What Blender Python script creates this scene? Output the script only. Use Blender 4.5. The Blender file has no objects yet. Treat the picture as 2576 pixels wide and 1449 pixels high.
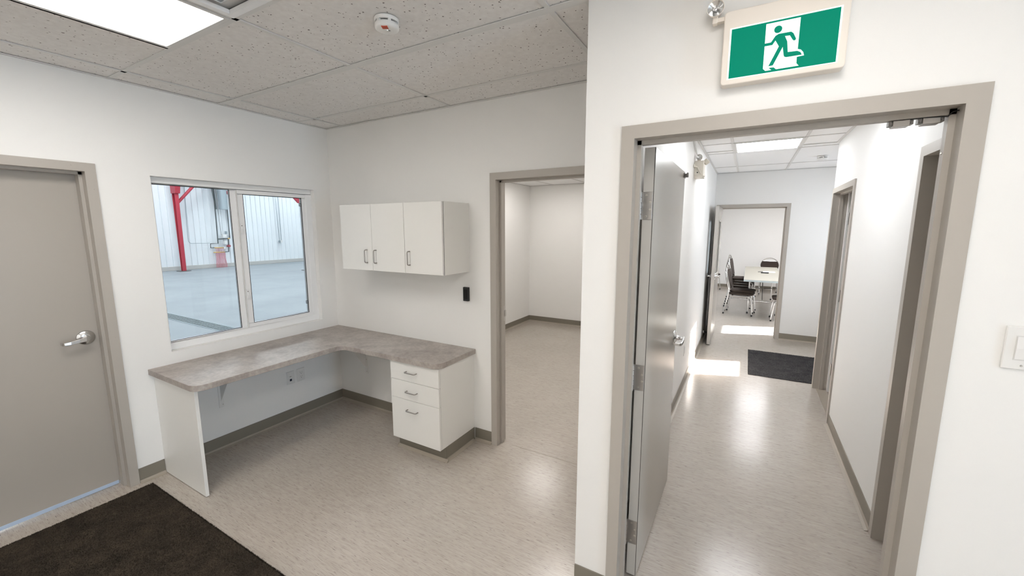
import bpy, bmesh, math, random
from mathutils import Vector, Matrix
random.seed(7)
PI = math.pi
sc = bpy.context.scene
COL = sc.collection

# ------------------------------------------------------------------ camera, world, sun, exposure
cam_d = bpy.data.cameras.new('camera')
cam = bpy.data.objects.new('camera', cam_d)
COL.objects.link(cam)
cam.location = (0, 0, 1.7075)
cam_d.sensor_fit = 'HORIZONTAL'
cam_d.sensor_width = 36.0
cam_d.lens = 36.0 * 1030.675 / 2576.0
cam_d.clip_start = 0.02
cam_d.clip_end = 200
cam.rotation_euler = (math.radians(90 - 8.301), 0, math.radians(29.838))
sc.camera = cam

sc.view_settings.view_transform = 'Standard'
sc.view_settings.look = 'None'
sc.view_settings.gamma = 1.0
sc.view_settings.use_curve_mapping = False
sc.view_settings.exposure = 0.0
sc.cycles.diffuse_bounces = 6
sc.cycles.max_bounces = 14
sc.cycles.caustics_reflective = False
sc.cycles.caustics_refractive = False
sc.cycles.sample_clamp_indirect = 8.0

world = bpy.data.worlds.new('World')
sc.world = world
world.use_nodes = True
bg = world.node_tree.nodes['Background']
bg.inputs[0].default_value = (0.66, 0.82, 1.0, 1)
bg.inputs[1].default_value = 24.0

sun_d = bpy.data.lights.new('sun', 'SUN')
sun_d.energy = 130.0
sun_d.angle = math.radians(0.6)
sun_d.color = (1.0, 1.0, 1.0)
sun = bpy.data.objects.new('sun', sun_d)
COL.objects.link(sun)
sun.location = (12, 12, 6)
sun.rotation_euler = Vector((-1.0, -0.36, -0.48)).to_track_quat('-Z', 'Y').to_euler()

# sampling portals in the three outside openings
for px, py, pz, sy, sz in ((5.335, -0.05, 1.075, 0.84, 1.77), (2.415, 6.43, 1.53, 0.70, 0.90), (4.115, 9.275, 1.70, 0.71, 0.82)):
    ld = bpy.data.lights.new('sky_portal', 'AREA')
    ld.shape = 'RECTANGLE'; ld.size, ld.size_y = sz, sy
    ld.cycles.is_portal = True
    lo = bpy.data.objects.new('sky_portal', ld)
    lo.location = (px, py, pz); lo.rotation_euler = (0, PI/2, 0)
    COL.objects.link(lo)
HALL_W = 168.0
for hx in (-7.5, -12.5, -17.5):
    for hy in (1.5, 7.0, 12.5):
        ld = bpy.data.lights.new('high_bay_lamp', 'AREA')
        ld.shape = 'RECTANGLE'
        ld.size, ld.size_y = 1.6, 1.2
        ld.energy = HALL_W
        ld.color = (0.95, 0.98, 1.0)
        lo = bpy.data.objects.new('high_bay_lamp', ld)
        lo.location = (hx, hy, 5.6)
        COL.objects.link(lo)
L_MAIN = 11.6        # emission of the office troffers
L_ENTRY_FILL = 2.5  # emission of the added fill troffer in the entry recess
L_COR = 16.0        # corridor troffers
L_BACK = 12.5        # back office troffers
L_FAR = 12.8        # meeting room troffers

# ------------------------------------------------------------------ materials
MATS = {}
def newmat(name):
    m = bpy.data.materials.new(name)
    m.use_nodes = True
    MATS[name] = m
    nt = m.node_tree
    return m, nt, nt.nodes['Principled BSDF']

def plain(name, col, rough=0.5, metal=0.0, spec=0.5, bump=0.0, bscale=200.0, emit=None, estr=0.0):
    m, nt, b = newmat(name)
    b.inputs['Base Color'].default_value = (*col, 1)
    b.inputs['Roughness'].default_value = rough
    b.inputs['Metallic'].default_value = metal
    b.inputs['Specular IOR Level'].default_value = spec
    if emit:
        b.inputs['Emission Color'].default_value = (*emit, 1)
        b.inputs['Emission Strength'].default_value = estr
    g = nt.nodes.new('ShaderNodeNewGeometry')
    n = nt.nodes.new('ShaderNodeTexNoise')
    n.inputs['Scale'].default_value = bscale
    nt.links.new(g.outputs['Position'], n.inputs['Vector'])
    if bump > 0:
        bp = nt.nodes.new('ShaderNodeBump')
        bp.inputs['Strength'].default_value = bump
        bp.inputs['Distance'].default_value = 0.002
        nt.links.new(n.outputs['Fac'], bp.inputs['Height'])
        nt.links.new(bp.outputs['Normal'], b.inputs['Normal'])
    else:
        mr = nt.nodes.new('ShaderNodeMapRange')
        mr.inputs['To Min'].default_value = max(0.02, rough - 0.04)
        mr.inputs['To Max'].default_value = min(1.0, rough + 0.04)
        nt.links.new(n.outputs['Fac'], mr.inputs['Value'])
        nt.links.new(mr.outputs['Result'], b.inputs['Roughness'])
    return m

def ramp(nt, stops):
    r = nt.nodes.new('ShaderNodeValToRGB')
    e = r.color_ramp.elements
    e[0].position, e[0].color = stops[0][0], (*stops[0][1], 1)
    e[1].position, e[1].color = stops[-1][0], (*stops[-1][1], 1)
    for p, c in stops[1:-1]:
        x = e.new(p); x.color = (*c, 1)
    return r

def mixc(nt, fac, a, b, mode='MIX'):
    mx = nt.nodes.new('ShaderNodeMix')
    mx.data_type = 'RGBA'
    mx.blend_type = mode
    for s, v in ((0, fac), (6, a), (7, b)):
        if isinstance(v, (tuple, float, int)):
            mx.inputs[s].default_value = v if s == 0 else (*v, 1)
        else:
            nt.links.new(v, mx.inputs[s])
    return mx.outputs[2]

def mapped(nt, scale, rot=(0, 0, 0)):
    g = nt.nodes.new('ShaderNodeNewGeometry')
    mp = nt.nodes.new('ShaderNodeMapping')
    mp.inputs['Scale'].default_value = scale
    mp.inputs['Rotation'].default_value = rot
    nt.links.new(g.outputs['Position'], mp.inputs['Vector'])
    return mp.outputs['Vector']

def noise(nt, vec, scale, detail=3.0, rough=0.5):
    n = nt.nodes.new('ShaderNodeTexNoise')
    n.inputs['Scale'].default_value = scale
    n.inputs['Detail'].default_value = detail
    n.inputs['Roughness'].default_value = rough
    nt.links.new(vec, n.inputs['Vector'])
    return n.outputs['Fac']

M_WALL = plain('wall_paint', (0.83, 0.825, 0.81), 0.62, bump=0.06, bscale=260)
M_WHITE = plain('white_melamine', (0.80, 0.795, 0.77), 0.38, bump=0.02, bscale=90)
M_VINYL = plain('white_vinyl', (0.83, 0.83, 0.83), 0.35)
M_FRAME = plain('taupe_steel_paint', (0.41, 0.38, 0.342), 0.38, bump=0.03, bscale=300)
M_LEAF = plain('taupe_door_paint', (0.385, 0.355, 0.32), 0.26, bump=0.02, bscale=300)
M_BASE = plain('olive_vinyl_base', (0.205, 0.185, 0.15), 0.45)
M_COVE = plain('cove_cap', (0.34, 0.30, 0.25), 0.4)
M_TEE = plain('tee_paint', (0.66, 0.655, 0.64), 0.5)
M_STEEL = plain('brushed_steel', (0.56, 0.54, 0.52), 0.32, 1.0)
M_CHROME = plain('satin_chrome', (0.72, 0.72, 0.72), 0.2, 1.0)
M_DARKSTEEL = plain('dark_steel', (0.20, 0.19, 0.18), 0.4, 0.8)
M_SCREW = plain('screw_zinc', (0.75, 0.72, 0.66), 0.3, 1.0)
M_NICKEL = plain('satin_nickel', (0.34, 0.32, 0.30), 0.35, 1.0)
M_BLACK = plain('black_plastic', (0.006, 0.006, 0.007), 0.35)
M_DARK = plain('dark_gap', (0.02, 0.018, 0.016), 0.8)
M_PLATE = plain('plate_plastic', (0.78, 0.775, 0.76), 0.35)
M_CREAM = plain('cream_plastic', (0.72, 0.68, 0.60), 0.4)
M_SIGNBOX = plain('sign_housing', (0.76, 0.70, 0.63), 0.42)
M_SIGNWHITE = plain('sign_white', (0.8, 0.85, 0.83), 0.4, emit=(0.86, 0.95, 0.93), estr=0.42)
M_SIGNGREEN = plain('sign_green', (0.0, 0.13, 0.08), 0.45, spec=0.04, emit=(0.0, 0.27, 0.165), estr=0.5)
M_RED = plain('red_label', (0.55, 0.06, 0.02), 0.5)
M_SWEEP = plain('aluminium_sweep', (0.50, 0.62, 0.80), 0.3, 0.3)
M_RUBBER = plain('rubber', (0.02, 0.02, 0.02), 0.7)
M_HALLPANEL = plain('white_steel_cladding', (0.80, 0.83, 0.85), 0.4)
M_CURB = plain('concrete_curb', (0.50, 0.49, 0.47), 0.85, bump=0.3, bscale=20)
M_REDSTEEL = plain('red_steel', (0.46, 0.035, 0.06), 0.5)
M_PIPE = plain('dark_pipe', (0.06, 0.075, 0.08), 0.5, 0.3)
M_PEX = plain('red_tube', (0.66, 0.09, 0.15), 0.4)
M_BRASS = plain('brass', (0.75, 0.52, 0.22), 0.35, 0.6)
M_GALV = plain('galvanised_steel', (0.36, 0.42, 0.45), 0.45, 0.5)
M_GRATE = plain('grate_steel', (0.20, 0.24, 0.25), 0.6, 0.4)
M_PIT = plain('trench_pit', (0.05, 0.06, 0.06), 0.9)
M_CHAIRFAB = plain('dark_brown_fabric', (0.032, 0.022, 0.017), 0.9)
M_TABLETOP = plain('beige_laminate', (0.34, 0.325, 0.275), 0.5)
M_PAPER = plain('paper', (0.85, 0.85, 0.86), 0.8)
M_LIGHTEDGE = plain('door_edge_paint', (0.52, 0.50, 0.47), 0.4)
M_ROOF = plain('roof_deck', (0.3, 0.3, 0.3), 0.9)

def emissive(name, col, strength):
    m, nt, b = newmat(name)
    b.inputs['Base Color'].default_value = (0.8, 0.8, 0.8, 1)
    b.inputs['Roughness'].default_value = 0.6
    b.inputs['Emission Color'].default_value = (*col, 1)
    b.inputs['Emission Strength'].default_value = strength
    return m
M_LENS = emissive('office_lens', (1.0, 0.955, 0.90), L_MAIN)
M_LENS_B = emissive('office_lens_dimmer', (1.0, 0.955, 0.90), L_MAIN*0.86)
M_LENS_COR = emissive('corridor_lens', (0.96, 0.975, 1.0), L_COR)
M_LENS_ENTRY_FILL = emissive('entry_fill_lens', (1.0, 0.985, 0.975), L_ENTRY_FILL)
M_LENS_BACK = emissive('back_office_lens', (1.0, 0.955, 0.91), L_BACK)
M_LENS_FAR = emissive('meeting_lens', (0.98, 0.98, 1.0), L_FAR)

# glass: see-through with a fresnel reflection
m, nt, b = newmat('clear_glass')
nt.nodes.remove(b)
out = nt.nodes['Material Output']
tr = nt.nodes.new('ShaderNodeBsdfTransparent'); tr.inputs[0].default_value = (0.94, 0.965, 0.975, 1)
gl = nt.nodes.new('ShaderNodeBsdfGlossy'); gl.inputs['Roughness'].default_value = 0.02
fr = nt.nodes.new('ShaderNodeFresnel'); fr.inputs[0].default_value = 1.35
ms = nt.nodes.new('ShaderNodeMixShader')
nt.links.new(fr.outputs[0], ms.inputs[0]); nt.links.new(tr.outputs[0], ms.inputs[1]); nt.links.new(gl.outputs[0], ms.inputs[2])
nt.links.new(ms.outputs[0], out.inputs[0])
M_GLASS = m
m = M_GLASS.copy(); m.name = 'sky_filter_glass'  # warm tint added to an unseen pane to neutralise the blue sky light
m.node_tree.nodes['Transparent BSDF'].inputs[0].default_value = (0.94, 0.90, 0.87, 1)
M_SKYFILTER = m

# ceiling tile: off-white mineral fibre with pin holes
m, nt, b = newmat('mineral_tile')
v = mapped(nt, (1, 1.0, 1), (0, 0, 0.6))
vo = nt.nodes.new('ShaderNodeTexVoronoi'); vo.inputs['Scale'].default_value = 62
nv = nt.nodes.new('ShaderNodeTexNoise'); nv.inputs['Scale'].default_value = 90
nt.links.new(v, nv.inputs['Vector'])
dv = nt.nodes.new('ShaderNodeVectorMath'); dv.operation = 'MULTIPLY_ADD'
dv.inputs[1].default_value = (0.012, 0.012, 0.0)
nt.links.new(nv.outputs['Color'], dv.inputs[0]); nt.links.new(v, dv.inputs[2])
nt.links.new(dv.outputs[0], vo.inputs['Vector'])
sx = nt.nodes.new('ShaderNodeSeparateColor'); nt.links.new(vo.outputs['Color'], sx.inputs[0])
rad = nt.nodes.new('ShaderNodeMapRange'); rad.inputs['From Min'].default_value = 0.45
rad.inputs['To Min'].default_value = 0.0; rad.inputs['To Max'].default_value = 0.26
nt.links.new(sx.outputs[0], rad.inputs['Value'])
lt = nt.nodes.new('ShaderNodeMath'); lt.operation = 'LESS_THAN'
nt.links.new(vo.outputs['Distance'], lt.inputs[0]); nt.links.new(rad.outputs[0], lt.inputs[1])
cn = noise(nt, v, 40, 4)
rp = ramp(nt, [(0.3, (0.70, 0.68, 0.665)), (0.7, (0.77, 0.755, 0.74))])
nt.links.new(cn, rp.inputs[0])
c = mixc(nt, lt.outputs[0], rp.outputs[0], (0.16, 0.14, 0.13))
nt.links.new(c, b.inputs['Base Color'])
b.inputs['Roughness'].default_value = 0.9
bp = nt.nodes.new('ShaderNodeBump'); bp.inputs['Strength'].default_value = 0.25; bp.inputs['Distance'].default_value = 0.002
nt.links.new(cn, bp.inputs['Height']); nt.links.new(bp.outputs[0], b.inputs['Normal'])
M_TILE = m

M_TILE2 = plain('smooth_white_tile', (0.86, 0.86, 0.86), 0.85, bump=0.05, bscale=120)

# sheet vinyl floor: streaks along x, dark flecks
m, nt, b = newmat('sheet_vinyl')
v1 = mapped(nt, (5.5, 62, 1)); n1 = noise(nt, v1, 1.0, 6, 0.7)
v2 = mapped(nt, (20, 230, 1)); n2 = noise(nt, v2, 1.0, 2, 0.5)
v3 = mapped(nt, (24, 240, 1), (0, 0, 0.03)); n3 = noise(nt, v3, 1.0, 1, 0.5)
v4 = mapped(nt, (1, 1, 1)); n4 = noise(nt, v4, 1.3, 3, 0.5)
r1 = ramp(nt, [(0.25, (0.37, 0.33, 0.29)), (0.5, (0.43, 0.39, 0.35)), (0.75, (0.48, 0.44, 0.40))])
nt.links.new(n1, r1.inputs[0])
r2 = ramp(nt, [(0.30, (0.76, 0.74, 0.73)), (0.45, (1, 1, 1)), (0.72, (1.05, 1.05, 1.04))])
nt.links.new(n2, r2.inputs[0])
c = mixc(nt, 1.0, r1.outputs[0], r2.outputs[0], 'MULTIPLY')
r3 = ramp(nt, [(0.70, (0, 0, 0)), (0.76, (1, 1, 1))]); nt.links.new(n3, r3.inputs[0])
c = mixc(nt, r3.outputs[0], c, (0.13, 0.11, 0.105))
r4 = ramp(nt, [(0.3, (0.95, 0.95, 0.95)), (0.7, (1.04, 1.03, 1.03))]); nt.links.new(n4, r4.inputs[0])
c = mixc(nt, 1.0, c, r4.outputs[0], 'MULTIPLY')
nt.links.new(c, b.inputs['Base Color'])
b.inputs['Roughness'].default_value = 0.21
b.inputs['Specular IOR Level'].default_value = 0.5
bp = nt.nodes.new('ShaderNodeBump'); bp.inputs['Strength'].default_value = 0.05; bp.inputs['Distance'].default_value = 0.001
nt.links.new(n4, bp.inputs['Height']); nt.links.new(bp.outputs[0], b.inputs['Normal'])
M_FLOOR = m

# worktop laminate: mottled grey-taupe stone look
m, nt, b = newmat('stone_laminate')
v1 = mapped(nt, (1, 1, 1)); n1 = noise(nt, v1, 7, 8, 0.68)
n2 = noise(nt, v1, 45, 6, 0.6)
r1 = ramp(nt, [(0.3, (0.27, 0.235, 0.215)), (0.46, (0.36, 0.325, 0.30)), (0.56, (0.41, 0.375, 0.345)), (0.72, (0.46, 0.43, 0.40))])
nt.links.new(n1, r1.inputs[0])
r2 = ramp(nt, [(0.35, (0.86, 0.84, 0.84)), (0.65, (1.06, 1.06, 1.05))]); nt.links.new(n2, r2.inputs[0])
c = mixc(nt, 1.0, r1.outputs[0], r2.outputs[0], 'MULTIPLY')
nt.links.new(c, b.inputs['Base Color'])
b.inputs['Roughness'].default_value = 0.42
M_STONE = m

# floor mats
def matmat(name, ca, cb, sc_):
    m, nt, b = newmat(name)
    v = mapped(nt, (1, 1, 1)); n = noise(nt, v, sc_, 6, 0.7); n2 = noise(nt, v, 9, 4, 0.6)
    r = ramp(nt, [(0.3, ca), (0.7, cb)]); nt.links.new(n, r.inputs[0])
    r2 = ramp(nt, [(0.35, (0.7, 0.7, 0.7)), (0.7, (1.2, 1.15, 1.1))]); nt.links.new(n2, r2.inputs[0])
    c = mixc(nt, 1.0, r.outputs[0], r2.outputs[0], 'MULTIPLY')
    nt.links.new(c, b.inputs['Base Color'])
    b.inputs['Roughness'].default_value = 0.95
    b.inputs['Specular IOR Level'].default_value = 0.1
    bp = nt.nodes.new('ShaderNodeBump'); bp.inputs['Strength'].default_value = 1.0; bp.inputs['Distance'].default_value = 0.004
    nt.links.new(n, bp.inputs['Height']); nt.links.new(bp.outputs[0], b.inputs['Normal'])
    return m
M_MAT = matmat('brown_mat_pile', (0.025, 0.020, 0.015), (0.078, 0.064, 0.050), 170)
M_MAT2 = matmat('grey_mat_pile', (0.02, 0.02, 0.022), (0.075, 0.075, 0.08), 90)

# workshop concrete
m, nt, b = newmat('workshop_concrete')
v = mapped(nt, (1, 1, 1)); n = noise(nt, v, 0.8, 6, 0.6)
r = ramp(nt, [(0.3, (0.27, 0.30, 0.32)), (0.7, (0.335, 0.365, 0.385))]); nt.links.new(n, r.inputs[0])
v2 = mapped(nt, (0.5, 2.2, 1), (0, 0, 0.5)); n2 = noise(nt, v2, 1.0, 8, 0.75)
r2 = ramp(nt, [(0.28, (0.75, 0.75, 0.75)), (0.36, (1, 1, 1))]); nt.links.new(n2, r2.inputs[0])
c = mixc(nt, 1.0, r.outputs[0], r2.outputs[0], 'MULTIPLY')
nt.links.new(c, b.inputs['Base Color'])
b.inputs['Roughness'].default_value = 0.62
b.inputs['Specular IOR Level'].default_value = 0.3
M_CONC = m

# ------------------------------------------------------------------ mesh helpers
class MB:
    """collects shapes; build() links them as ONE mesh object"""
    def __init__(s):
        s.v = []; s.f = []; s.smooth = []
    def add(s, vs, fs, M=None, smooth=False):
        o = len(s.v)
        for p in vs:
            p = Vector(p)
            if M is not None: p = M @ p
            s.v.append(tuple(p))
        for f in fs:
            s.f.append(tuple(i + o for i in f)); s.smooth.append(smooth)
        return s
    def box(s, x0, x1, y0, y1, z0, z1, M=None):
        if x0 > x1: x0, x1 = x1, x0
        if y0 > y1: y0, y1 = y1, y0
        if z0 > z1: z0, z1 = z1, z0
        vs = [(x0,y0,z0),(x1,y0,z0),(x1,y1,z0),(x0,y1,z0),(x0,y0,z1),(x1,y0,z1),(x1,y1,z1),(x0,y1,z1)]
        return s.add(vs, [(0,3,2,1),(4,5,6,7),(0,1,5,4),(1,2,6,5),(2,3,7,6),(3,0,4,7)], M)
    def prism(s, poly, a0, a1, axis='z', M=None, smooth=False):
        """polygon extruded along an axis: (u,v) = (x,y) for z, (x,z) for y, (y,z) for x"""
        n = len(poly)
        def P(u, w, a):
            return (u, w, a) if axis == 'z' else ((u, a, w) if axis == 'y' else (a, u, w))
        vs = [P(u, w, a0) for u, w in poly] + [P(u, w, a1) for u, w in poly]
        area = sum(poly[i][0]*poly[(i+1)%n][1] - poly[(i+1)%n][0]*poly[i][1] for i in range(n))
        flip = (area < 0) != (axis == 'y')
        if a1 < a0: flip = not flip
        fs = [tuple(reversed(range(n))), tuple(range(n, 2*n))]
        fs += [(i, (i+1) % n, n+(i+1) % n, n+i) for i in range(n)]
        if flip: fs = [tuple(reversed(f)) for f in fs]
        return s.add(vs, fs, M)
    def cyl(s, p0, p1, r0, r1=None, n=16, cap=True, M=None):
        if r1 is None: r1 = r0
        p0, p1 = Vector(p0), Vector(p1)
        d = (p1 - p0).normalized()
        a = d.orthogonal().normalized(); b_ = d.cross(a)
        vs = []
        for p, r in ((p0, r0), (p1, r1)):
            for i in range(n):
                t = 2*PI*i/n
                vs.append(p + (a*math.cos(t) + b_*math.sin(t))*r)
        s.add(vs, [(i, (i+1) % n, n+(i+1) % n, n+i) for i in range(n)], M, True)
        if cap:
            s.add(vs, [tuple(reversed(range(n))), tuple(range(n, 2*n))], M)
        return s
    def tube(s, pts, r, n=8, M=None, closed=False):
        pts = [Vector(p) for p in pts]
        m_ = len(pts)
        vs = []; prev = None
        for i, p in enumerate(pts):
            if closed:
                d = (pts[(i+1) % m_] - pts[i-1]).normalized()
            else:
                d = (pts[min(i+1, m_-1)] - pts[max(i-1, 0)]).normalized()
            if prev is None: a = d.orthogonal().normalized()
            else:
                a = prev - d*prev.dot(d)
                a = a.normalized() if a.length > 1e-6 else d.orthogonal().normalized()
            prev = a
            b_ = d.cross(a)
            for k in range(n):
                t = 2*PI*k/n
                vs.append(p + (a*math.cos(t) + b_*math.sin(t))*r)
        fs = []
        for i in range(m_ if closed else m_-1):
            j = (i+1) % m_
            for k in range(n):
                fs.append((i*n+k, i*n+(k+1) % n, j*n+(k+1) % n, j*n+k))
        s.add(vs, fs, M, True)
        if not closed:
            s.add(vs, [tuple(reversed(range(n))), tuple(range((m_-1)*n, m_*n))], M)
        return s
    def lathe(s, prof, c, axis='z', n=32, sgn=1, M=None):
        """profile of (radius, height) turned about an axis through c"""
        vs = []; c = Vector(c)
        for r, h in prof:
            for k in range(n):
                t = 2*PI*k/n
                u, w = r*math.cos(t), r*math.sin(t)
                if axis == 'z': q = Vector((u, w, h*sgn))
                elif axis == 'y': q = Vector((u, h*sgn, w))
                else: q = Vector((h*sgn, u, w))
                vs.append(c + q)
        fs = []
        for i in range(len(prof)-1):
            for k in range(n):
                fs.append((i*n+k, i*n+(k+1) % n, (i+1)*n+(k+1) % n, (i+1)*n+k))
        s.add(vs, fs, M, True)
        return s
    def mesh(s, name, off=(0, 0, 0), bevel=0.0, seg=2):
        me = bpy.data.meshes.new(name)
        ox, oy, oz = off
        me.from_pydata([(x-ox, y-oy, z-oz) for x, y, z in s.v], [], s.f)
        me.polygons.foreach_set('use_smooth', s.smooth)
        bm = bmesh.new(); bm.from_mesh(me)
        bmesh.ops.remove_doubles(bm, verts=bm.verts, dist=1e-5)
        bmesh.ops.recalc_face_normals(bm, faces=bm.faces)
        if bevel > 0:
            es = [e for e in bm.edges if len(e.link_faces) == 2 and e.calc_face_angle(0) > 0.6]
            bmesh.ops.bevel(bm, geom=es, offset=bevel, segments=seg, profile=0.5, affect='EDGES', clamp_overlap=True)
        for e in bm.edges:
            if len(e.link_faces) == 2 and e.calc_face_angle(0) > 0.7: e.smooth = False
        bm.to_mesh(me); bm.free()
        return me
    def build(s, name, mat, parent=None, bevel=0.0, seg=2):
        off = (0, 0, 0)
        q = parent
        while q is not None:
            off = tuple(a+b for a, b in zip(off, q.location)); q = q.parent
        if parent is None and s.v:                # top-level mesh: origin at the base of its own box
            xs = [p[0] for p in s.v]; ys = [p[1] for p in s.v]; zs = [p[2] for p in s.v]
            off = ((min(xs)+max(xs))/2, (min(ys)+max(ys))/2, min(zs))
        o = bpy.data.objects.new(name, s.mesh(name, off, bevel, seg))
        o.data.materials.append(mat)
        COL.objects.link(o)
        if parent is not None: o.parent = parent
        else: o.location = off
        return o

def tag(o, label=None, cat=None, group=None, kind=None):
    if label: o['label'] = label
    if cat: o['category'] = cat
    if group: o['group'] = group
    if kind: o['kind'] = kind
    return o
def thing(name, loc, label, cat, group=None, kind=None):
    o = bpy.data.objects.new(name, None)
    o.empty_display_size = 0.1
    o.location = loc
    COL.objects.link(o)
    return tag(o, label, cat, group, kind)
def copy_tree(o, parent=None):
    c = o.copy(); COL.objects.link(c)
    if parent is not None: c.parent = parent
    for ch in list(o.children): copy_tree(ch, c)
    return c
def struct(name, mb, mat, label, cat, bevel=0.0):
    return tag(mb.build(name, mat, None, bevel), label, cat, None, 'structure')

def wall(axis, d0, d1, u0, u1, z0, z1, holes=()):
    """a wall slab with rectangular holes; axis 'x' = plane of constant x (u is y), axis 'y' = constant y (u is x)"""
    us = sorted({u0, u1, *[h[0] for h in holes], *[h[1] for h in holes]})
    zs = sorted({z0, z1, *[h[2] for h in holes], *[h[3] for h in holes]})
    us = [u for u in us if u0 <= u <= u1]; zs = [z for z in zs if z0 <= z <= z1]
    def solid(i, j):
        if i < 0 or j < 0 or i >= len(us)-1 or j >= len(zs)-1: return False
        cu, cz = (us[i]+us[i+1])/2, (zs[j]+zs[j+1])/2
        return not any(h[0] < cu < h[1] and h[2] < cz < h[3] for h in holes)
    mb = MB()
    P = (lambda u, d, z: (d, u, z)) if axis == 'x' else (lambda u, d, z: (u, d, z))
    for i in range(len(us)-1):
        for j in range(len(zs)-1):
            if not solid(i, j): continue
            a, b_, c, e = us[i], us[i+1], zs[j], zs[j+1]
            mb.add([P(a,d0,c),P(b_,d0,c),P(b_,d0,e),P(a,d0,e)], [(0,1,2,3)])
            mb.add([P(a,d1,c),P(b_,d1,c),P(b_,d1,e),P(a,d1,e)], [(3,2,1,0)])
            if not solid(i-1, j): mb.add([P(a,d0,c),P(a,d1,c),P(a,d1,e),P(a,d0,e)], [(0,1,2,3)])
            if not solid(i+1, j): mb.add([P(b_,d0,c),P(b_,d1,c),P(b_,d1,e),P(b_,d0,e)], [(3,2,1,0)])
            if not solid(i, j-1): mb.add([P(a,d0,c),P(b_,d0,c),P(b_,d1,c),P(a,d1,c)], [(3,2,1,0)])
            if not solid(i, j+1): mb.add([P(a,d0,e),P(b_,d0,e),P(b_,d1,e),P(a,d1,e)], [(0,1,2,3)])
    return mb

# ------------------------------------------------------------------ key dimensions (metres)
XL = -3.461            # face of the left wall
YB = 2.582             # face of the back wall
YE = 1.690             # face of the wall with the exit sign
XR = -0.618            # free corner of that wall
CL, CR = -0.510, 0.720 # corridor faces
YF = 7.430             # end wall of the corridor
ZC, ZCC, ZB, ZM = 2.608, 2.560, 2.447, 2.60
TOP = 2.70

# ------------------------------------------------------------------ floors
struct('floor', MB().box(-3.60, 4.1, YE+0.05, 13.5, -0.10, 0.0).box(-3.60, 5.34, -2.95, YE+0.05, -0.10, 0.0), M_FLOOR,
       'taupe streaked sheet vinyl floor of the offices and corridor', 'floor')
struct('floor_workshop', MB().box(-20.6, -3.60, -4.2, 16.2, -0.10, 0.0), M_CONC,
       'pale blue-grey concrete floor of the workshop beyond the window', 'floor')
struct('trim_1', MB().box(XR-0.9, XR-0.02, YB+0.060, YB+0.064, 0.0, 0.0012), M_COVE,
       'thin welded floor seam across the doorway in the back wall', 'seam')

# ------------------------------------------------------------------ walls
D1 = (0.000, 0.912); D1H = 2.042
WIN = (1.226, 2.412, 0.847, 2.051)
struct('wall_left', wall('x', XL, -3.60, -2.95, 6.80, 0, 6.3, [(D1[0]-0.02, D1[1]+0.02, 0, D1H+0.02), WIN]), M_WALL,
       'white wall with the closed grey door and the sliding window', 'wall')
D2 = (-1.612, -0.698); DH = 2.053
struct('wall_back', wall('y', YB, YB+0.11, XL, XR, 0, TOP, [(D2[0]-0.02, D2[1]+0.02, 0, DH+0.02)]), M_WALL,
       'white wall carrying the wall cabinet with an open doorway', 'wall')
D3 = (-0.414, 0.500)
struct('wall_front', wall('y', YE, YE+0.11, XR, 5.32, 0, TOP, [(D3[0]-0.02, D3[1]+0.02, 0, DH+0.02)]), M_WALL,
       'white wall under the green exit sign with the corridor doorway', 'wall')
struct('wall_corridor_left', wall('x', XR, CL, YE+0.11, YF, 0, TOP), M_WALL,
       'long white wall on the left of the corridor', 'wall')
D4 = (1.866, 2.780); D5 = (4.360, 5.274); YV = 5.340
struct('wall_corridor_right', wall('x', CR, CR+0.11, YE+0.11, YV, 0, TOP, [(D4[0]-0.02, D4[1]+0.02, 0, DH+0.02), (D5[0]-0.02, D5[1]+0.02, 0, DH+0.02)]), M_WALL,
       'white wall on the right of the corridor with two doorways', 'wall')
struct('wall_entry_near', wall('y', YV-0.11, YV, CR+0.11, 2.72, 0, TOP), M_WALL,
       'white wall on the near side of the entry recess', 'wall')
D6 = (-0.430, 0.462); D6H = 2.025
struct('wall_end', wall('y', YF, YF+0.13, XR, 2.40, 0, TOP, [(D6[0]-0.02, D6[1]+0.02, 0, D6H+0.02)]), M_WALL,
       'white end wall of the corridor with the doorway to the meeting room', 'wall')
LITE = (6.09, 6.77, 1.09, 1.97)
struct('wall_entry_right', wall('x', 2.30, 2.40, YV, YF, 0, TOP, [LITE]), M_WALL,
       'outside wall of the entry recess, with a glazed opening', 'wall')
struct('wall_back_office', wall('y', 6.68, 6.80, XL, XR, 0, TOP), M_WALL,
       'far white wall of the empty back office', 'wall')
GD = (-0.55, 0.45); XRW = 5.20
struct('wall_side_office', wall('x', 2.60, 2.72, YE+0.11, YV-0.11, 0, TOP), M_WALL, 'outside wall of the dark side office', 'wall')
struct('wall_right', wall('x', XRW, XRW+0.12, -2.95, YE+0.11, 0, TOP, [(GD[0]-0.02, GD[1]+0.02, 0, 2.06)]), M_WALL, 'white right wall of the front office', 'wall')
struct('wall_rear', wall('y', -2.95, -2.83, XL, XRW, 0, TOP), M_WALL, 'white rear wall behind the viewer', 'wall')
MW = (8.93, 9.62, 1.30, 2.10)
struct('wall_meeting_far', wall('y', 13.38, 13.5, -2.6, 4.1, 0, TOP), M_WALL, 'far white wall of the meeting room', 'wall')
struct('wall_meeting_left', wall('x', -2.6, -2.5, 6.80, 13.38, 0, TOP), M_WALL, 'left white wall of the meeting room', 'wall')
struct('wall_meeting_near', wall('y', 6.80, 6.90, -2.5, XR, 0, TOP), M_WALL, 'near wall of the meeting room beside the back office', 'wall')
struct('wall_meeting_side', wall('x', XR-0.1, XR, 6.90, YF+0.13, 0, TOP), M_WALL, 'short return wall inside the meeting room', 'wall')
struct('wall_meeting_right', wall('x', 4.0, 4.1, YF, 13.38, 0, TOP, [MW]), M_WALL, 'right white wall of the meeting room with a window', 'wall')
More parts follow.
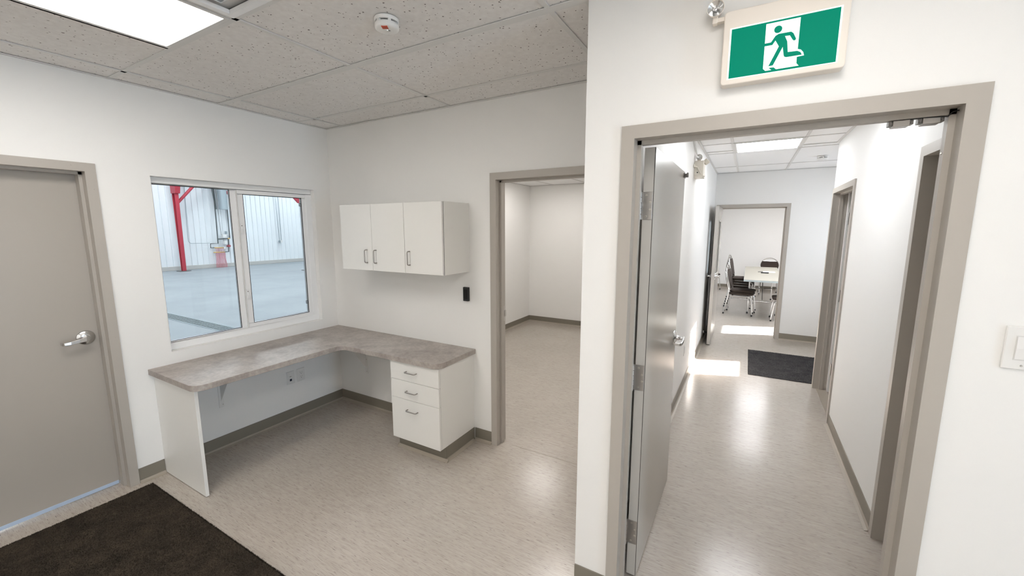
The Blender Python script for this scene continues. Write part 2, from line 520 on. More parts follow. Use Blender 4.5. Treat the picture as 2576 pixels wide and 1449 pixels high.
struct('wall_meeting_entry', wall('y', YF, YF+0.13, 2.40, 4.0, 0, TOP), M_WALL, 'near white wall of the meeting room beyond the entry', 'wall')
struct('ceiling_roof', MB().box(-3.60, 4.1, YE+0.05, 13.5, TOP, TOP+0.12).box(-3.60, 5.34, -2.97, YE+0.05, TOP, TOP+0.12), M_ROOF, 'roof deck above the offices', 'roof')
# workshop shell
struct('wall_workshop_end', wall('y', 16.0, 16.2, -20.6, -3.6, 0, 6.3), M_HALLPANEL, 'white end wall of the workshop', 'wall')
struct('wall_workshop_near', wall('y', -4.2, -4.0, -20.6, -3.6, 0, 6.3), M_HALLPANEL, 'white near end wall of the workshop', 'wall')
struct('ceiling_workshop', MB().box(-20.6, -3.6, -4.2, 16.2, 6.3, 6.4), M_HALLPANEL, 'white roof of the workshop', 'ceiling')
struct('wall_workshop_office', MB().box(-3.80, -3.60, 6.80, 16.0, 0, 6.3), M_HALLPANEL, 'white inner wall of the workshop', 'wall')
struct('wall_workshop_office_near', MB().box(-3.80, -3.60, -4.0, -2.95, 0, 6.3), M_HALLPANEL, 'white inner wall of the workshop near end', 'wall')

# ------------------------------------------------------------------ suspended ceilings
def ceiling(name, label, x0, x1, y0, y1, z, xs, ys, merge=(), holes=(), tile=None):
    root = thing(name, ((x0+x1)/2, (y0+y1)/2, z), label, 'ceiling', None, 'structure')
    MB().box(x0, x1, y0, y1, z+0.030, z+0.045).build('backing', M_ROOF, root)
    W = 0.012
    gx = [x0] + xs + [x1]; gy = [y0] + ys + [y1]
    cells = []
    for i in range(len(gx)-1):
        for j in range(len(gy)-1):
            cells.append([gx[i], gx[i+1], gy[j], gy[j+1]])
    def inside(c, r): return r[0]-1e-6 <= c[0] and c[1] <= r[1]+1e-6 and r[2]-1e-6 <= c[2] and c[3] <= r[3]+1e-6
    for r in list(merge) + list(holes):
        cells = [c for c in cells if not (c[0] < r[1]-1e-4 and c[1] > r[0]+1e-4 and c[2] < r[3]-1e-4 and c[3] > r[2]+1e-4)]
    cells += [list(r) for r in merge]
    for c in cells:
        g = 0.0015
        MB().box(c[0]+g, c[1]-g, c[2]+g, c[3]-g, z+0.0055, z+0.022).build('ceiling_tile', tile or M_TILE, root)
    # tee bars: one per run between crossings, left out inside merged cells
    big = list(merge) + list(holes)
    def blocked(xa, xb, ya, yb):
        xm, ym = (xa+xb)/2, (ya+yb)/2
        return any(r[0]+0.02 < xm < r[1]-0.02 and r[2]+0.02 < ym < r[3]-0.02 for r in big)
    for x in xs:
        for j in range(len(gy)-1):
            if not blocked(x, x, gy[j], gy[j+1]):
                MB().box(x-W, x+W, gy[j]+W, gy[j+1]-W, z, z+0.004).build('tee_bar', M_TEE, root)
    for y in ys:
        for i in range(len(gx)-1):
            if not blocked(gx[i], gx[i+1], y, y):
                MB().box(gx[i]-W, gx[i+1]+W, y-W, y+W, z+0.0006, z+0.0046).build('tee_bar', M_TEE, root)
    for r in big:                                  # bars that close a merged cell on grid-free sides
        for xx in (r[0], r[1]):
            if all(abs(xx-g) > 0.02 for g in gx):
                MB().box(xx-W, xx+W, r[2]+W, r[3]-W, z, z+0.004).build('tee_bar', M_TEE, root)
        for yy in (r[2], r[3]):
            if all(abs(yy-g) > 0.02 for g in gy):
                MB().box(r[0]+W, r[1]-W, yy-W, yy+W, z, z+0.004).build('tee_bar', M_TEE, root)
    a = 0.022
    for q in ((x0, x1, y0, y0+a), (x0, x1, y1-a, y1), (x0, x0+a, y0+a, y1-a), (x1-a, x1, y0+a, y1-a)):
        MB().box(*q, z-0.001, z+0.003).build('wall_angle', M_TEE, root)
    return root

def troffer(x0, x1, y0, y1, z, lens, label, group=None):
    t = thing('ceiling_light', ((x0+x1)/2, (y0+y1)/2, z), label, 'light', group)
    r = 0.020; i0 = 0.012
    fm = MB()
    X0, X1, Y0, Y1 = x0+i0, x1-i0, y0+i0, y1-i0
    for q in ((X0, X1, Y0, Y0+r), (X0, X1, Y1-r, Y1), (X0, X0+r, Y0+r, Y1-r), (X1-r, X1, Y0+r, Y1-r)):
        fm.box(*q, z-0.004, z+0.02)
    fm.build('frame', M_TEE, t, 0.0015)
    MB().box(X0+r+0.001, X1-r-0.001, Y0+r+0.001, Y1-r-0.001, z-0.001, z+0.006).build('diffuser', lens, t)
    return t

GX = [-3.228, -2.009, -0.790, 0.429, 1.648, 2.867, 4.086]
GY = [2.298, 1.689, 1.079, 0.470, -0.140, -0.750, -1.359, -1.969, -2.578]
LT = [(-2.618, -2.009, -0.140, 1.079), (-0.180, 0.429, -0.140, 1.079), (-2.618, -2.009, -2.578, -1.359), (-0.180, 0.429, -2.578, -1.359)]
MERGE = []
for a, b_, c_, d_ in LT:
    left = -3.228 if a < -2 else -0.790
    MERGE.append((left, a, c_, d_))
VENT = (-2.009, -1.400, 0.470, 1.079)
MERGE.append((-1.400, -0.790, 0.470, 1.079))
CY = [y for y in GY if y < YE] 
ceiling('ceiling', 'speckled white suspended tile ceiling of the front office', XL, XR, YE, YB, ZC,
        [-3.228, -2.009, -0.790], [2.298])
GY2 = sorted([1.079, 0.470, -0.140, -0.750, -1.359, -1.969, -2.578])
ceiling('ceiling_front', 'speckled white suspended tile ceiling near the viewer', XL, XRW, -2.83, YE, ZC,
        GX, GY2, MERGE, LT + [VENT])
labs = ['bright rectangular troffer light in the front office ceiling, beside the air diffuser',
        'rectangular troffer light in the front office ceiling, in front of the exit sign wall',
        'rectangular troffer light in the front office ceiling, near the rear left corner',
        'rectangular troffer light in the front office ceiling, near the rear wall']
for k, (q, l) in enumerate(zip(LT, labs)): troffer(*q, ZC, M_LENS_B if k == 1 else M_LENS, l, 'front office troffers')

# square air diffuser
vt = thing('air_diffuser', (-1.7045, 0.7745, ZC), 'square white stepped air diffuser in the ceiling beside the bright troffer', 'vent')
x0, x1, y0, y1 = VENT
fm = MB(); i0 = 0.012
def ring(mb, x0, x1, y0, y1, w, za, zb):
    for q in ((x0, x1, y0, y0+w), (x0, x1, y1-w, y1), (x0, x0+w, y0+w, y1-w), (x1-w, x1, y0+w, y1-w)):
        mb.box(*q, za, zb)
ring(fm, x0+i0, x1-i0, y0+i0, y1-i0, 0.030, ZC-0.006, ZC+0.012)
fm.build('frame', M_VINYL, vt, 0.003)
for k, ins in enumerate((0.075, 0.125, 0.175)):
    fm = MB()
    za = ZC - 0.008 - 0.005*k
    o0, o1 = ins, ins+0.032
    vs = []
    for (d, zz) in ((o0, ZC+0.018), (o1, za)):
        vs += [(x0+d, y0+d, zz), (x1-d, y0+d, zz), (x1-d, y1-d, zz), (x0+d, y1-d, zz)]
    for (d, zz) in ((o0, ZC+0.021), (o1, za+0.003)):
        vs += [(x0+d, y0+d, zz), (x1-d, y0+d, zz), (x1-d, y1-d, zz), (x0+d, y1-d, zz)]
    fs = []
    for e in range(4):
        g = (e+1) % 4
        fs += [(e, g, 4+g, 4+e), (8+g, 8+e, 12+e, 12+g), (4+e, 4+g, 12+g, 12+e), (g, e, 8+e, 8+g)]
    fm.add(vs, fs)
    fm.build('vane', M_VINYL, vt)
MB().box(x0+0.19, x1-0.19, y0+0.19, y1-0.19, ZC-0.026, ZC-0.021).build('centre_plate', M_VINYL, vt, 0.002)
MB().box(x0+0.013, x1-0.013, y0+0.013, y1-0.013, ZC+0.024, ZC+0.028).build('plenum', M_TEE, vt)

# corridor + entry, back office, meeting room
LC = [(-0.210, 0.410, 4.880, 5.490), (-0.210, 0.410, 3.050, 3.660)]
ceiling('ceiling_corridor', 'white suspended tile ceiling of the corridor', CL, CR, YE+0.11, YV, ZCC, [-0.210, 0.410],
        [2.440, 3.050, 3.660, 4.270, 4.880], (), [LC[1], (-0.21, 0.41, 4.88, YV)], M_TILE2)
ceiling('ceiling_entry', 'white suspended tile ceiling of the entry recess', CL, 2.30, YV, YF, ZCC, [-0.210, 0.410, 1.02, 1.63],
        [5.490, 6.710], (), [(-0.21, 0.41, YV, 5.49), (1.02, 1.63, 5.49, 6.71)], M_TILE2)
troffer(*LC[0], ZCC, M_LENS_COR, 'square troffer light in the corridor ceiling, seen through the doorway', 'corridor troffers')
troffer(1.02, 1.63, 5.49, 6.71, ZCC, M_LENS_ENTRY_FILL, 'added unseen rectangular troffer that brightens the entry recess', 'corridor troffers')  # hidden behind the right wall, added to brighten the entry recess
troffer(*LC[1], ZCC, M_LENS_COR, 'added unseen square troffer in the corridor ceiling, brightening the open door leaf', 'corridor troffers')  # hidden above the doorway head, added to light the open leaf
ceiling('ceiling_back_office', 'white suspended tile ceiling of the back office', XL, XR, YB+0.11, 6.68, ZB,
        [-3.00, -2.39, -1.86, -1.25], [3.06, 3.67, 4.28, 5.35, 5.96], (), [(-3.00, -2.39, 5.35, 5.96), (-1.86, -1.25, 3.06, 4.28)], M_TILE2)
troffer(-3.00, -2.39, 5.35, 5.96, ZB, M_LENS_BACK, 'square troffer light in the back office ceiling near its far corner', 'back office troffers')
troffer(-1.86, -1.25, 3.06, 4.28, ZB, M_LENS_BACK, 'rectangular troffer light in the back office ceiling near the doorway', 'back office troffers')
ceiling('ceiling_meeting', 'white suspended tile ceiling of the meeting room', -2.5, 4.0, YF+0.13, 13.38, ZM,
        [-1.2, 0.0, 1.2, 2.4, 3.6], [8.2, 9.4, 10.6, 11.8, 13.0], (),
        [(0.0, 1.2, 8.2, 9.4), (0.0, 1.2, 10.6, 11.8), (2.4, 3.6, 9.4, 10.6)])
for q, l in (((0.0, 1.2, 8.2, 9.4), 'near the doorway'), ((0.0, 1.2, 10.6, 11.8), 'above the far end of the table'), ((2.4, 3.6, 9.4, 10.6), 'near the window')):
    troffer(*q, ZM, M_LENS_FAR, 'square light panel in the meeting room ceiling, ' + l, 'meeting room lights')

# ------------------------------------------------------------------ baseboards
def base_run(name, axis, d, sgn, u0, u1, label, h=0.10):
    """wall face at d, room on the side sgn"""
    t = thing(name, ((u0+u1)/2, d, 0) if axis == 'y' else (d, (u0+u1)/2, 0), label, 'baseboard', None, 'structure')
    prof = [(0, 0), (0.014, 0), (0.0085, 0.006), (0.006, 0.016), (0.006, h), (0, h)]
    pr = [(d + sgn*a, z) for a, z in prof]
    m1 = MB()
    m1.prism(pr, u0, u1, 'y' if axis == 'x' else 'x')
    m1.build('board', M_BASE, t)
    pr = [(d + sgn*a, z) for a, z in [(0.0, 0.0), (0.030, 0.0), (0.030, 0.0016), (0.0145, 0.0065), (0.0095, 0.018), (0.0, 0.018)]]
    MB().prism(pr, u0, u1, 'y' if axis == 'x' else 'x').build('cove_strip', M_COVE, t)
    return t
PAN = (1.108, 1.130)       # desk end panel
base_run('baseboard_left', 'x', XL, 1, 0.964, PAN[0], 'short olive-grey baseboard between the closed door and the desk panel')
base_run('baseboard_left', 'x', XL, 1, PAN[1], YB, 'olive-grey baseboard under the desk below the window')
base_run('baseboard_back', 'y', YB, -1, XL, -2.302, 'olive-grey baseboard under the desk on the back wall')
base_run('baseboard_back', 'y', YB, -1, -1.824, -1.664, 'short olive-grey baseboard between the drawer cabinet and the doorway')
base_run('baseboard_front', 'y', YE, -1, XR, -0.466, 'short olive-grey baseboard left of the corridor doorway')
base_run('baseboard_front', 'y', YE, -1, 0.552, XRW, 'olive-grey baseboard right of the corridor doorway')
base_run('baseboard_corridor_left', 'x', CL, 1, 1.83, YF, 'olive-grey baseboard along the left corridor wall')
base_run('baseboard_corridor_right', 'x', CR, -1, 2.832, 4.308, 'olive-grey baseboard on the right corridor wall between two doorways')
base_run('baseboard_end', 'y', YF, -1, 0.514, 2.30, 'olive-grey baseboard right of the meeting room doorway')
base_run('baseboard_back_office', 'x', XL, 1, YB+0.11, 6.68, 'olive-grey baseboard on the left wall of the back office')
base_run('baseboard_back_office', 'y', 6.68, -1, XL, XR, 'olive-grey baseboard on the far wall of the back office')
base_run('baseboard_meeting', 'y', 13.38, -1, -2.5, 4.0, 'olive-grey baseboard on the far wall of the meeting room')

# ------------------------------------------------------------------ steel door frames
def jamb_profile(T):
    """(u into the wall, depth) outline of one jamb; u = 0 is the opening edge, negative u is the stop"""
    f = 0.012
    return [(0.050, 0.0), (0.050, -f), (0.0, -f), (0.0, 0.044), (-0.016, 0.044), (-0.016, T-0.036), (0.0, T-0.036), (0.0, T+f), (0.050, T+f), (0.050, T),
            (0.003, T), (0.003, 0.0)]
def frame(root, axis, face, sgn, a0, a1, h, T, mat=None):
    """three steel members; opening a0..a1 along the wall, depth runs from face in direction sgn"""
    mat = mat or M_FRAME
    pr = jamb_profile(T)
    ex = 'z'
    for a, dr in ((a0, -1), (a1, 1)):
        poly = []
        for u, d in pr:
            al = a + dr*u; dp = face + sgn*d
            poly.append((al, dp) if axis == 'y' else (dp, al))
        MB().prism(poly, 0.0, h, 'z').build('jamb', mat, root)
    poly = [(face + sgn*d, h + u) for u, d in pr]
    MB().prism(poly, a0-0.050, a1+0.050, 'x' if axis == 'y' else 'y').build('head', mat, root)

def lever(root, p, out, along, mat=M_CHROME):
    """lever set: rose, neck and a lever bar with a return; p on the door face"""
    p = Vector(p); out = Vector(out); al = Vector(along)
    up = Vector((0, 0, 1))
    h = MB()
    ax = 'x' if abs(out.x) > 0.5 else 'y'
    sg = out.x if ax == 'x' else out.y
    h.lathe([(0.0, 0.016), (0.020, 0.0155), (0.030, 0.012), (0.040, 0.007), (0.0445, 0.003), (0.0455, 0.0)], p, ax, 36, sg)
    rose = h.build('rose', mat, root)
    n = MB()
    n.cyl(p + out*0.010, p + out*0.030, 0.017, 0.0135, 20)
    n.cyl(p + out*0.028, p + out*0.052, 0.0115, 0.0115, 20)
    # lever bar as a tapering swept rectangle
    path = [(-0.006, 0.050, 0.0), (0.012, 0.056, 0.0), (0.04, 0.058, -0.004), (0.08, 0.057, -0.010), (0.106, 0.054, -0.012), (0.112, 0.046, -0.012), (0.113, 0.022, -0.012)]
    hh = [0.014, 0.0145, 0.012, 0.010, 0.009, 0.009, 0.009]
    vs = []
    for i, (a, o, z) in enumerate(path):
        j, k = max(i-1, 0), min(i+1, len(path)-1)
        ta, to = path[k][0]-path[j][0], path[k][1]-path[j][1]
        L = math.hypot(ta, to); na, no = -to/L, ta/L
        th = 0.0055
        for s1, s2 in ((-1, -1), (1, -1), (1, 1), (-1, 1)):
            vs.append(p + al*(a + na*th*s1) + out*(o + no*th*s1) + up*(z + hh[i]*s2))
    fs = []
    for i in range(len(path)-1):
        for k in range(4):
            fs.append((i*4+k, i*4+(k+1) % 4, (i+1)*4+(k+1) % 4, (i+1)*4+k))
    fs += [(3, 2, 1, 0), tuple(range(len(vs)-4, len(vs)))]
    n.add(vs, fs)
    n.build('lever_handle', mat, root, 0.0025, 2)

def screws(parent, pts, out, r=0.005, mat=M_SCREW):
    out = Vector(out)
    for p in pts:
        p = Vector(p)
        MB().cyl(p - out*0.0005, p + out*0.0016, r, r*0.8, 14).build('screw', mat, parent)

def hinge_edge(root, x0, x1, yf, z0, z1, knx, kny):
    """butt hinge leaf let into a door edge facing -y, its knuckle beside it"""
    m_ = MB().box(x0, x1, yf-0.0022, yf+0.001, z0, z1)
    hg = m_.build('hinge', M_STEEL, root, 0.0006, 1)
    k = MB(); n = 5; L = (z1-z0)/n
    for i in range(n):
        k.cyl((knx, kny, z0+i*L+0.0012), (knx, kny, z0+(i+1)*L-0.0012), 0.0068, 0.0068, 14)
    k.cyl((knx, kny, z1-0.001), (knx, kny, z1+0.005), 0.005, 0.004, 12)
    k.cyl((knx, kny, z0-0.005), (knx, kny, z0+0.001), 0.004, 0.005, 12)
    k.box(min(knx, x0), max(knx, x0), yf-0.0022, yf, z0, z1)
    k.build('knuckle', M_STEEL, hg)
    w = x1-x0; h = z1-z0
    screws(hg, [(x0+w*0.36, yf-0.0022, z1-h*0.12), (x0+w*0.76, yf-0.0022, z1-h*0.37), (x0+w*0.76, yf-0.0022, z1-h*0.63), (x0+w*0.36, yf-0.0022, z1-h*0.88)], (0, -1, 0))
    return hg

# door 1: closed door in the left wall (opens into the workshop)
d1 = thing('door_1', (XL, 0.456, 0), 'closed taupe-grey steel door with silver lever in the left wall', 'door', None, 'structure')
frame(d1, 'x', XL, -1, D1[0], D1[1], D1H, 0.139)
lf = MB().box(-3.567, -3.612, D1[0]+0.003, D1[1]-0.003, 0.022, D1H-0.003).build('leaf', M_LEAF, d1, 0.002)
lever(d1, (-3.567, 0.838, 1.028), (1, 0, 0), (0, -1, 0))
MB().box(-3.5665, -3.572, D1[0]+0.018, D1[1]-0.022, 0.006, 0.030).build('door_sweep', M_SWEEP, d1, 0.001)
screws(d1, [(XL+0.012, 0.86, D1H+0.030), (XL+0.012, 0.945, 1.94), (XL+0.012, 0.945, 1.02)], (1, 0, 0), 0.0032, M_FRAME)

# door 2: open doorway in the back wall
d2 = thing('door_2', (-1.155, YB, 0), 'open taupe-grey door frame in the back wall beside the cabinets', 'door', None, 'structure')
frame(d2, 'y', YB, 1, D2[0], D2[1], DH, 0.11)
sp = MB().box(D2[0]-0.0005, D2[0]+0.0012, YB+0.082, YB+0.112, 0.99, 1.11)
sp.box(D2[0]-0.001, D2[0]+0.006, YB+0.108, YB+0.126, 1.025, 1.075)
sp.build('strike_plate', M_STEEL, d2, 0.0005, 1)

# door 3: exit doorway with its leaf standing open into the corridor
d3 = thing('door_3', (0.043, YE, 0), 'taupe-grey doorway under the exit sign, door leaf standing open into the corridor', 'door', None, 'structure')
frame(d3, 'y', YE, 1, D3[0], D3[1], DH, 0.11)
LX0, LX1, LY0, LY1 = -0.410, -0.364, 1.854, 2.757
lf = MB().box(LX0, LX1, LY0, LY1, 0.014, 2.046).build('leaf', M_LEAF, d3, 0.0015)
MB().box(LX0+0.001, LX1-0.004, LY0-0.0006, LY0+0.002, 0.016, 2.044).build('edge_channel', M_LIGHTEDGE, lf)
MB().box(LX1-0.0032, LX1-0.0012, LY0-0.0007, LY0+0.002, 0.016, 2.044).build('edge_seam_shadow', M_DARK, lf)  # dark strip painting the shadow line along the edge seam
for a, b_ in ((1.744, 1.862), (0.968, 1.089), (0.185, 0.308)):
    hinge_edge(d3, LX0+0.001, LX1-0.004, LY0-0.0008, a, b_, -0.4175, 1.838)
lever(d3, (LX1, 2.692, 1.025), (1, 0, 0), (0, -1, 0))
lever(d3, (LX0, 2.692, 1.025), (-1, 0, 0), (0, -1, 0))
MB().box(LX0+0.01, LX1-0.01, LY1-0.001, LY1+0.0015, 0.95, 1.09).build('latch_plate', M_STEEL, d3)
ar = MB().box(LX1-0.001, LX1+0.022, 2.700, 2.712, 2.012, 2.030)
ar.box(LX1-0.001, LX1+0.022, 2.732, 2.744, 2.012, 2.030)
ar.box(LX1-0.001, LX1+0.006, 2.695, 2.750, 2.008, 2.034)
ar.box(LX1+0.018, LX1+0.026, 2.690, 2.716, 2.016, 2.034)
ar.build('catch_bracket', M_DARKSTEEL, d3, 0.001, 1)
# two catches under the head, with a wire
for cx0, cx1 in ((0.353, 0.411), (0.421, 0.479)):
    c = MB().box(cx0+0.009, cx1-0.009, 1.738, 1.778, 2.018, 2.036)
    c.build('magnetic_catch', M_NICKEL, d3, 0.002)
    e = MB().box(cx0, cx0+0.0095, 1.745, 1.771, 2.022, 2.037)
    e.box(cx1-0.0095, cx1, 1.745, 1.771, 2.022, 2.037)
    e.cyl((cx0+0.0045, 1.745, 2.027), (cx0+0.0045, 1.742, 2.027), 0.003, 0.003, 10)
    e.cyl((cx1-0.0045, 1.745, 2.027), (cx1-0.0045, 1.742, 2.027), 0.003, 0.003, 10)
    e.build('catch_mount', M_DARKSTEEL, d3, 0.0008, 1)
MB().tube([(0.360, 1.741, 2.034), (0.42, 1.739, 2.0365), (0.470, 1.737, 2.034), (0.482, 1.735, 2.032), (0.488, 1.722, 2.042), (0.498, 1.712, 2.043)], 0.0015, 6).build('wire', M_BLACK, d3)
screws(d3, [(0.484-0.0005, 1.752, 1.93)], (-1, 0, 0), 0.004)

# door 4: near right corridor doorway, door closed in shadow; door 5: far right, leaf open into the dark room
d4 = thing('door_4', (CR, 2.323, 0), 'grey door frame on the right corridor wall just behind the doorway', 'door', None, 'structure')
frame(d4, 'x', CR, 1, D4[0], D4[1], DH, 0.11)
MB().box(CR+0.076, CR+0.120, D4[0]+0.003, D4[1]-0.003, 0.014, DH-0.003).build('leaf', M_LEAF, d4, 0.002)
lever(d4, (CR+0.076, 1.94, 1.025), (-1, 0, 0), (0, 1, 0))
d5 = thing('door_5', (CR, 4.817, 0), 'grey doorway on the right corridor wall near the entry mat, leaf open inside', 'door', None, 'structure')
frame(d5, 'x', CR, 1, D5[0], D5[1], DH, 0.11)
MB().box(CR+0.128, CR+1.030, D5[1]-0.048, D5[1]-0.003, 0.014, DH-0.006).build('leaf', M_LEAF, d5, 0.002)
for a, b_ in ((1.742, 1.860), (0.966, 1.087), (0.185, 0.308)):
    hg = MB().box(CR+0.1255, CR+0.129, D5[1]-0.046, D5[1]-0.004, a, b_).build('hinge', M_STEEL, d5)
    k = MB().cyl((CR+0.122, D5[1]-0.052, a), (CR+0.122, D5[1]-0.052, b_), 0.0065, 0.0065, 12).build('knuckle', M_STEEL, hg)
    h = b_-a
    screws(hg, [(CR+0.1255, D5[1]-0.032, b_-h*0.12), (CR+0.1255, D5[1]-0.015, b_-h*0.37), (CR+0.1255, D5[1]-0.015, b_-h*0.63), (CR+0.1255, D5[1]-0.032, b_-h*0.88)], (-1, 0, 0), 0.0045, M_DARKSTEEL)
MB().box(CR+0.11, CR+0.02, D5[0], D5[1], 0.0, 0.0012).build('threshold_seam', M_COVE, d5)

# door 6: meeting room doorway, leaf standing open along the left corridor wall
d6 = thing('door_6', (0.016, YF, 0), 'light grey doorway at the corridor end with its glazed leaf standing open', 'door', None, 'structure')
frame(d6, 'y', YF, 1, D6[0], D6[1], D6H, 0.13)
FX0, FX1, FY0, FY1 = -0.430, -0.386, 6.520, 7.405
GY0, GY1, GZ0, GZ1 = 6.68, 6.98, 1.05, 1.80
lm = wall('x', FX0, FX1, FY0, FY1, 0.014, 2.018, [(GY0, GY1, GZ0, GZ1)])
lf = lm.build('leaf', M_LEAF, d6)
MB().box(FX0+0.001, FX1-0.001, FY0-0.0008, FY0+0.001, 0.016, 2.016).build('edge_channel', M_LIGHTEDGE, lf)
gm = MB()
for xx in ((FX0-0.006, FX0+0.001), (FX1-0.001, FX1+0.006)):
    for q in ((GY0-0.02, GY1+0.02, GZ0-0.02, GZ0), (GY0-0.02, GY1+0.02, GZ1, GZ1+0.02), (GY0-0.02, GY0, GZ0, GZ1), (GY1, GY1+0.02, GZ0, GZ1)):
        gm.box(xx[0], xx[1], *q)
gm.build('glazing_bead', M_LIGHTEDGE, lf)
MB().box(-0.411, -0.406, GY0, GY1, GZ0, GZ1).build('pane', M_GLASS, lf)
lever(d6, (FX1, 6.585, 1.02), (1, 0, 0), (0, 1, 0))
lever(d6, (FX0, 6.585, 1.02), (-1, 0, 0), (0, 1, 0))
MB().box(FX0+0.012, FX1-0.012, FY0-0.0025, FY0, 0.95, 1.08).build('latch_plate', M_STEEL, d6)
ds = thing('door_stop', (CL, 6.75, 0.06), 'small black rubber door stop low on the left corridor wall', 'door stop')
MB().cyl((CL+0.006, 6.75, 0.14), (CL+0.020, 6.75, 0.14), 0.022, 0.022, 18).build('base', M_STEEL, ds)
MB().cyl((CL+0.018, 6.75, 0.14), (CL+0.060, 6.75, 0.14), 0.018, 0.015, 18).build('bumper', M_RUBBER, ds, 0.003)

# door 7: glazed street door in the right wall, opposite the grey door (outside the picture)
d7 = thing('door_7', (XRW, -0.05, 0), 'glazed outside door in the right wall', 'door', None, 'structure')
frame(d7, 'x', XRW, 1, GD[0], GD[1], 2.04, 0.12)
lf = wall('x', XRW+0.072, XRW+0.116, GD[0]+0.003, GD[1]-0.003, 0.012, 2.037, [(GD[0]+0.09, GD[1]-0.09, 0.20, 1.95)]).build('leaf', M_LEAF, d7)
MB().box(XRW+0.092, XRW+0.097, GD[0]+0.09, GD[1]-0.09, 0.20, 1.95).build('pane', M_GLASS, lf)
lever(d7, (XRW+0.072, -0.49, 1.02), (-1, 0, 0), (0, 1, 0))
# glazed openings that let the sun in (outside the picture)
for nm, gm_, (u0, u1, z0, z1), dd in (('window_2', M_SKYFILTER, LITE, (2.33, 2.36)), ('window_3', M_GLASS, MW, (4.03, 4.07))):
    w = thing(nm, (dd[0], (u0+u1)/2, z0), 'plain glazed opening in an outside wall', 'window', None, 'structure')
    f_ = MB()
    for q in ((u0, u1, z0, z0+0.03), (u0, u1, z1-0.03, z1), (u0, u0+0.03, z0+0.03, z1-0.03), (u1-0.03, u1, z0+0.03, z1-0.03)):
        f_.box(dd[0], dd[1], *q)
    f_.build('window_frame', M_VINYL, w)
    MB().box(dd[0]+0.012, dd[0]+0.016, u0+0.03, u1-0.03, z0+0.03, z1-0.03).build('pane', gm_, w)

# ------------------------------------------------------------------ window 1: white vinyl slider looking into the workshop
w1 = thing('window_1', (-3.55, 1.819, WIN[2]), 'white vinyl sliding window looking into the workshop', 'window', None, 'structure')
F0, F1 = -3.512, -3.592          # depth of the frame
y0, y1, z0, z1 = WIN
def rect_frame(mb, y0, y1, z0, z1, wl, wr, wb, wt, xa, xb):
    mb.box(xa, xb, y0, y1, z0, z0+wb); mb.box(xa, xb, y0, y1, z1-wt, z1)
    mb.box(xa, xb, y0, y0+wl, z0+wb, z1-wt); mb.box(xa, xb, y1-wr, y1, z0+wb, z1-wt)
mf = MB(); rect_frame(mf, y0, y1, z0, z1, 0.022, 0.055, 0.052, 0.040, F0, F1)
mf.build('outer_frame', M_VINYL, w1, 0.003)
m2 = MB(); rect_frame(m2, 1.236, 1.777, z0+0.048, z1-0.036, 0.013, 0.044, 0.010, 0.010, -3.532, -3.556)
m2.build('fixed_sash', M_VINYL, w1, 0.002)
m3 = MB(); rect_frame(m3, 1.778, 2.362, z0+0.050, z1-0.038, 0.045, 0.044, 0.034, 0.037, -3.516, -3.548)
m3.build('sliding_sash', M_VINYL, w1, 0.003)
gk = MB(); rect_frame(gk, 1.2485, 1.7340, 0.9045, 2.0065, 0.003, 0.003, 0.003, 0.003, -3.5315, -3.535)
gk.build('gasket', M_BLACK, w1)
gk = MB(); rect_frame(gk, 1.8225, 2.3185, 0.9305, 1.9765, 0.003, 0.003, 0.003, 0.003, -3.5155, -3.522)
gk.build('gasket', M_BLACK, w1)
MB().box(-3.542, -3.546, 1.245, 1.737, 0.902, 2.008).build('pane', M_GLASS, w1)
MB().box(-3.530, -3.534, 1.820, 2.321, 0.928, 1.979).build('pane', M_GLASS, w1)
MB().box(-3.5105, -3.5165, 1.7745, 1.7785, z0+0.055, z1-0.045).build('sash_seam', M_TEE, w1)
for zz in (1.705, 1.176):
    lk = MB().box(-3.516, -3.506, 1.783, 1.800, zz-0.040, zz+0.040)
    lk.box(-3.507, -3.494, 1.786, 1.797, zz-0.030, zz-0.006)
    l_ = lk.build('sash_lock', M_VINYL, w1, 0.002)
    MB().cyl((-3.507, 1.791, zz+0.022), (-3.5045, 1.791, zz+0.022), 0.004, 0.004, 12).build('screw', M_DARKSTEEL, l_)
for zz in (1.030, 1.915):
    tm = MB(); rect_frame(tm, 2.296, 2.3165, zz-0.014, zz+0.014, 0.003, 0.003, 0.003, 0.003, -3.517, -3.521)
    tm.build('sash_clip', M_BLACK, w1)

# ------------------------------------------------------------------ desk: worktop, panel, brackets
def arc(cx, cy, r, a0, a1, n=10):
    return [(cx + r*math.cos(math.radians(a0+(a1-a0)*i/n)), cy + r*math.sin(math.radians(a0+(a1-a0)*i/n))) for i in range(n+1)]
ZT = 0.762; WX = -2.822; WY = 2.126; WE = -1.812; W0 = 1.083; R = 0.070
poly = [(XL+0.002, YB-0.002), (XL+0.002, W0)]
poly += arc(WX-R, W0+R, R, -90, 0)
poly += [(q[0], q[1]) for q in arc(WX+0.055, WY-0.055, 0.055, 180, 90)]
poly += arc(WE-R, WY+R, R, -90, 0)
poly += [(WE, YB-0.002)]
wt = MB().prism(poly, ZT-0.038, ZT, 'z').build('worktop', M_STONE, None, 0.0015, 1)
tag(wt, 'L-shaped grey stone-look laminate worktop with rounded corners below the window', 'desk')
tag(MB().box(XL+0.001, -2.893, PAN[0]+0.0015, PAN[1]-0.001, 0.004, ZT-0.0385).build('end_panel', M_WHITE, None, 0.0012, 1),
    'upright white panel carrying the left end of the worktop', 'panel')

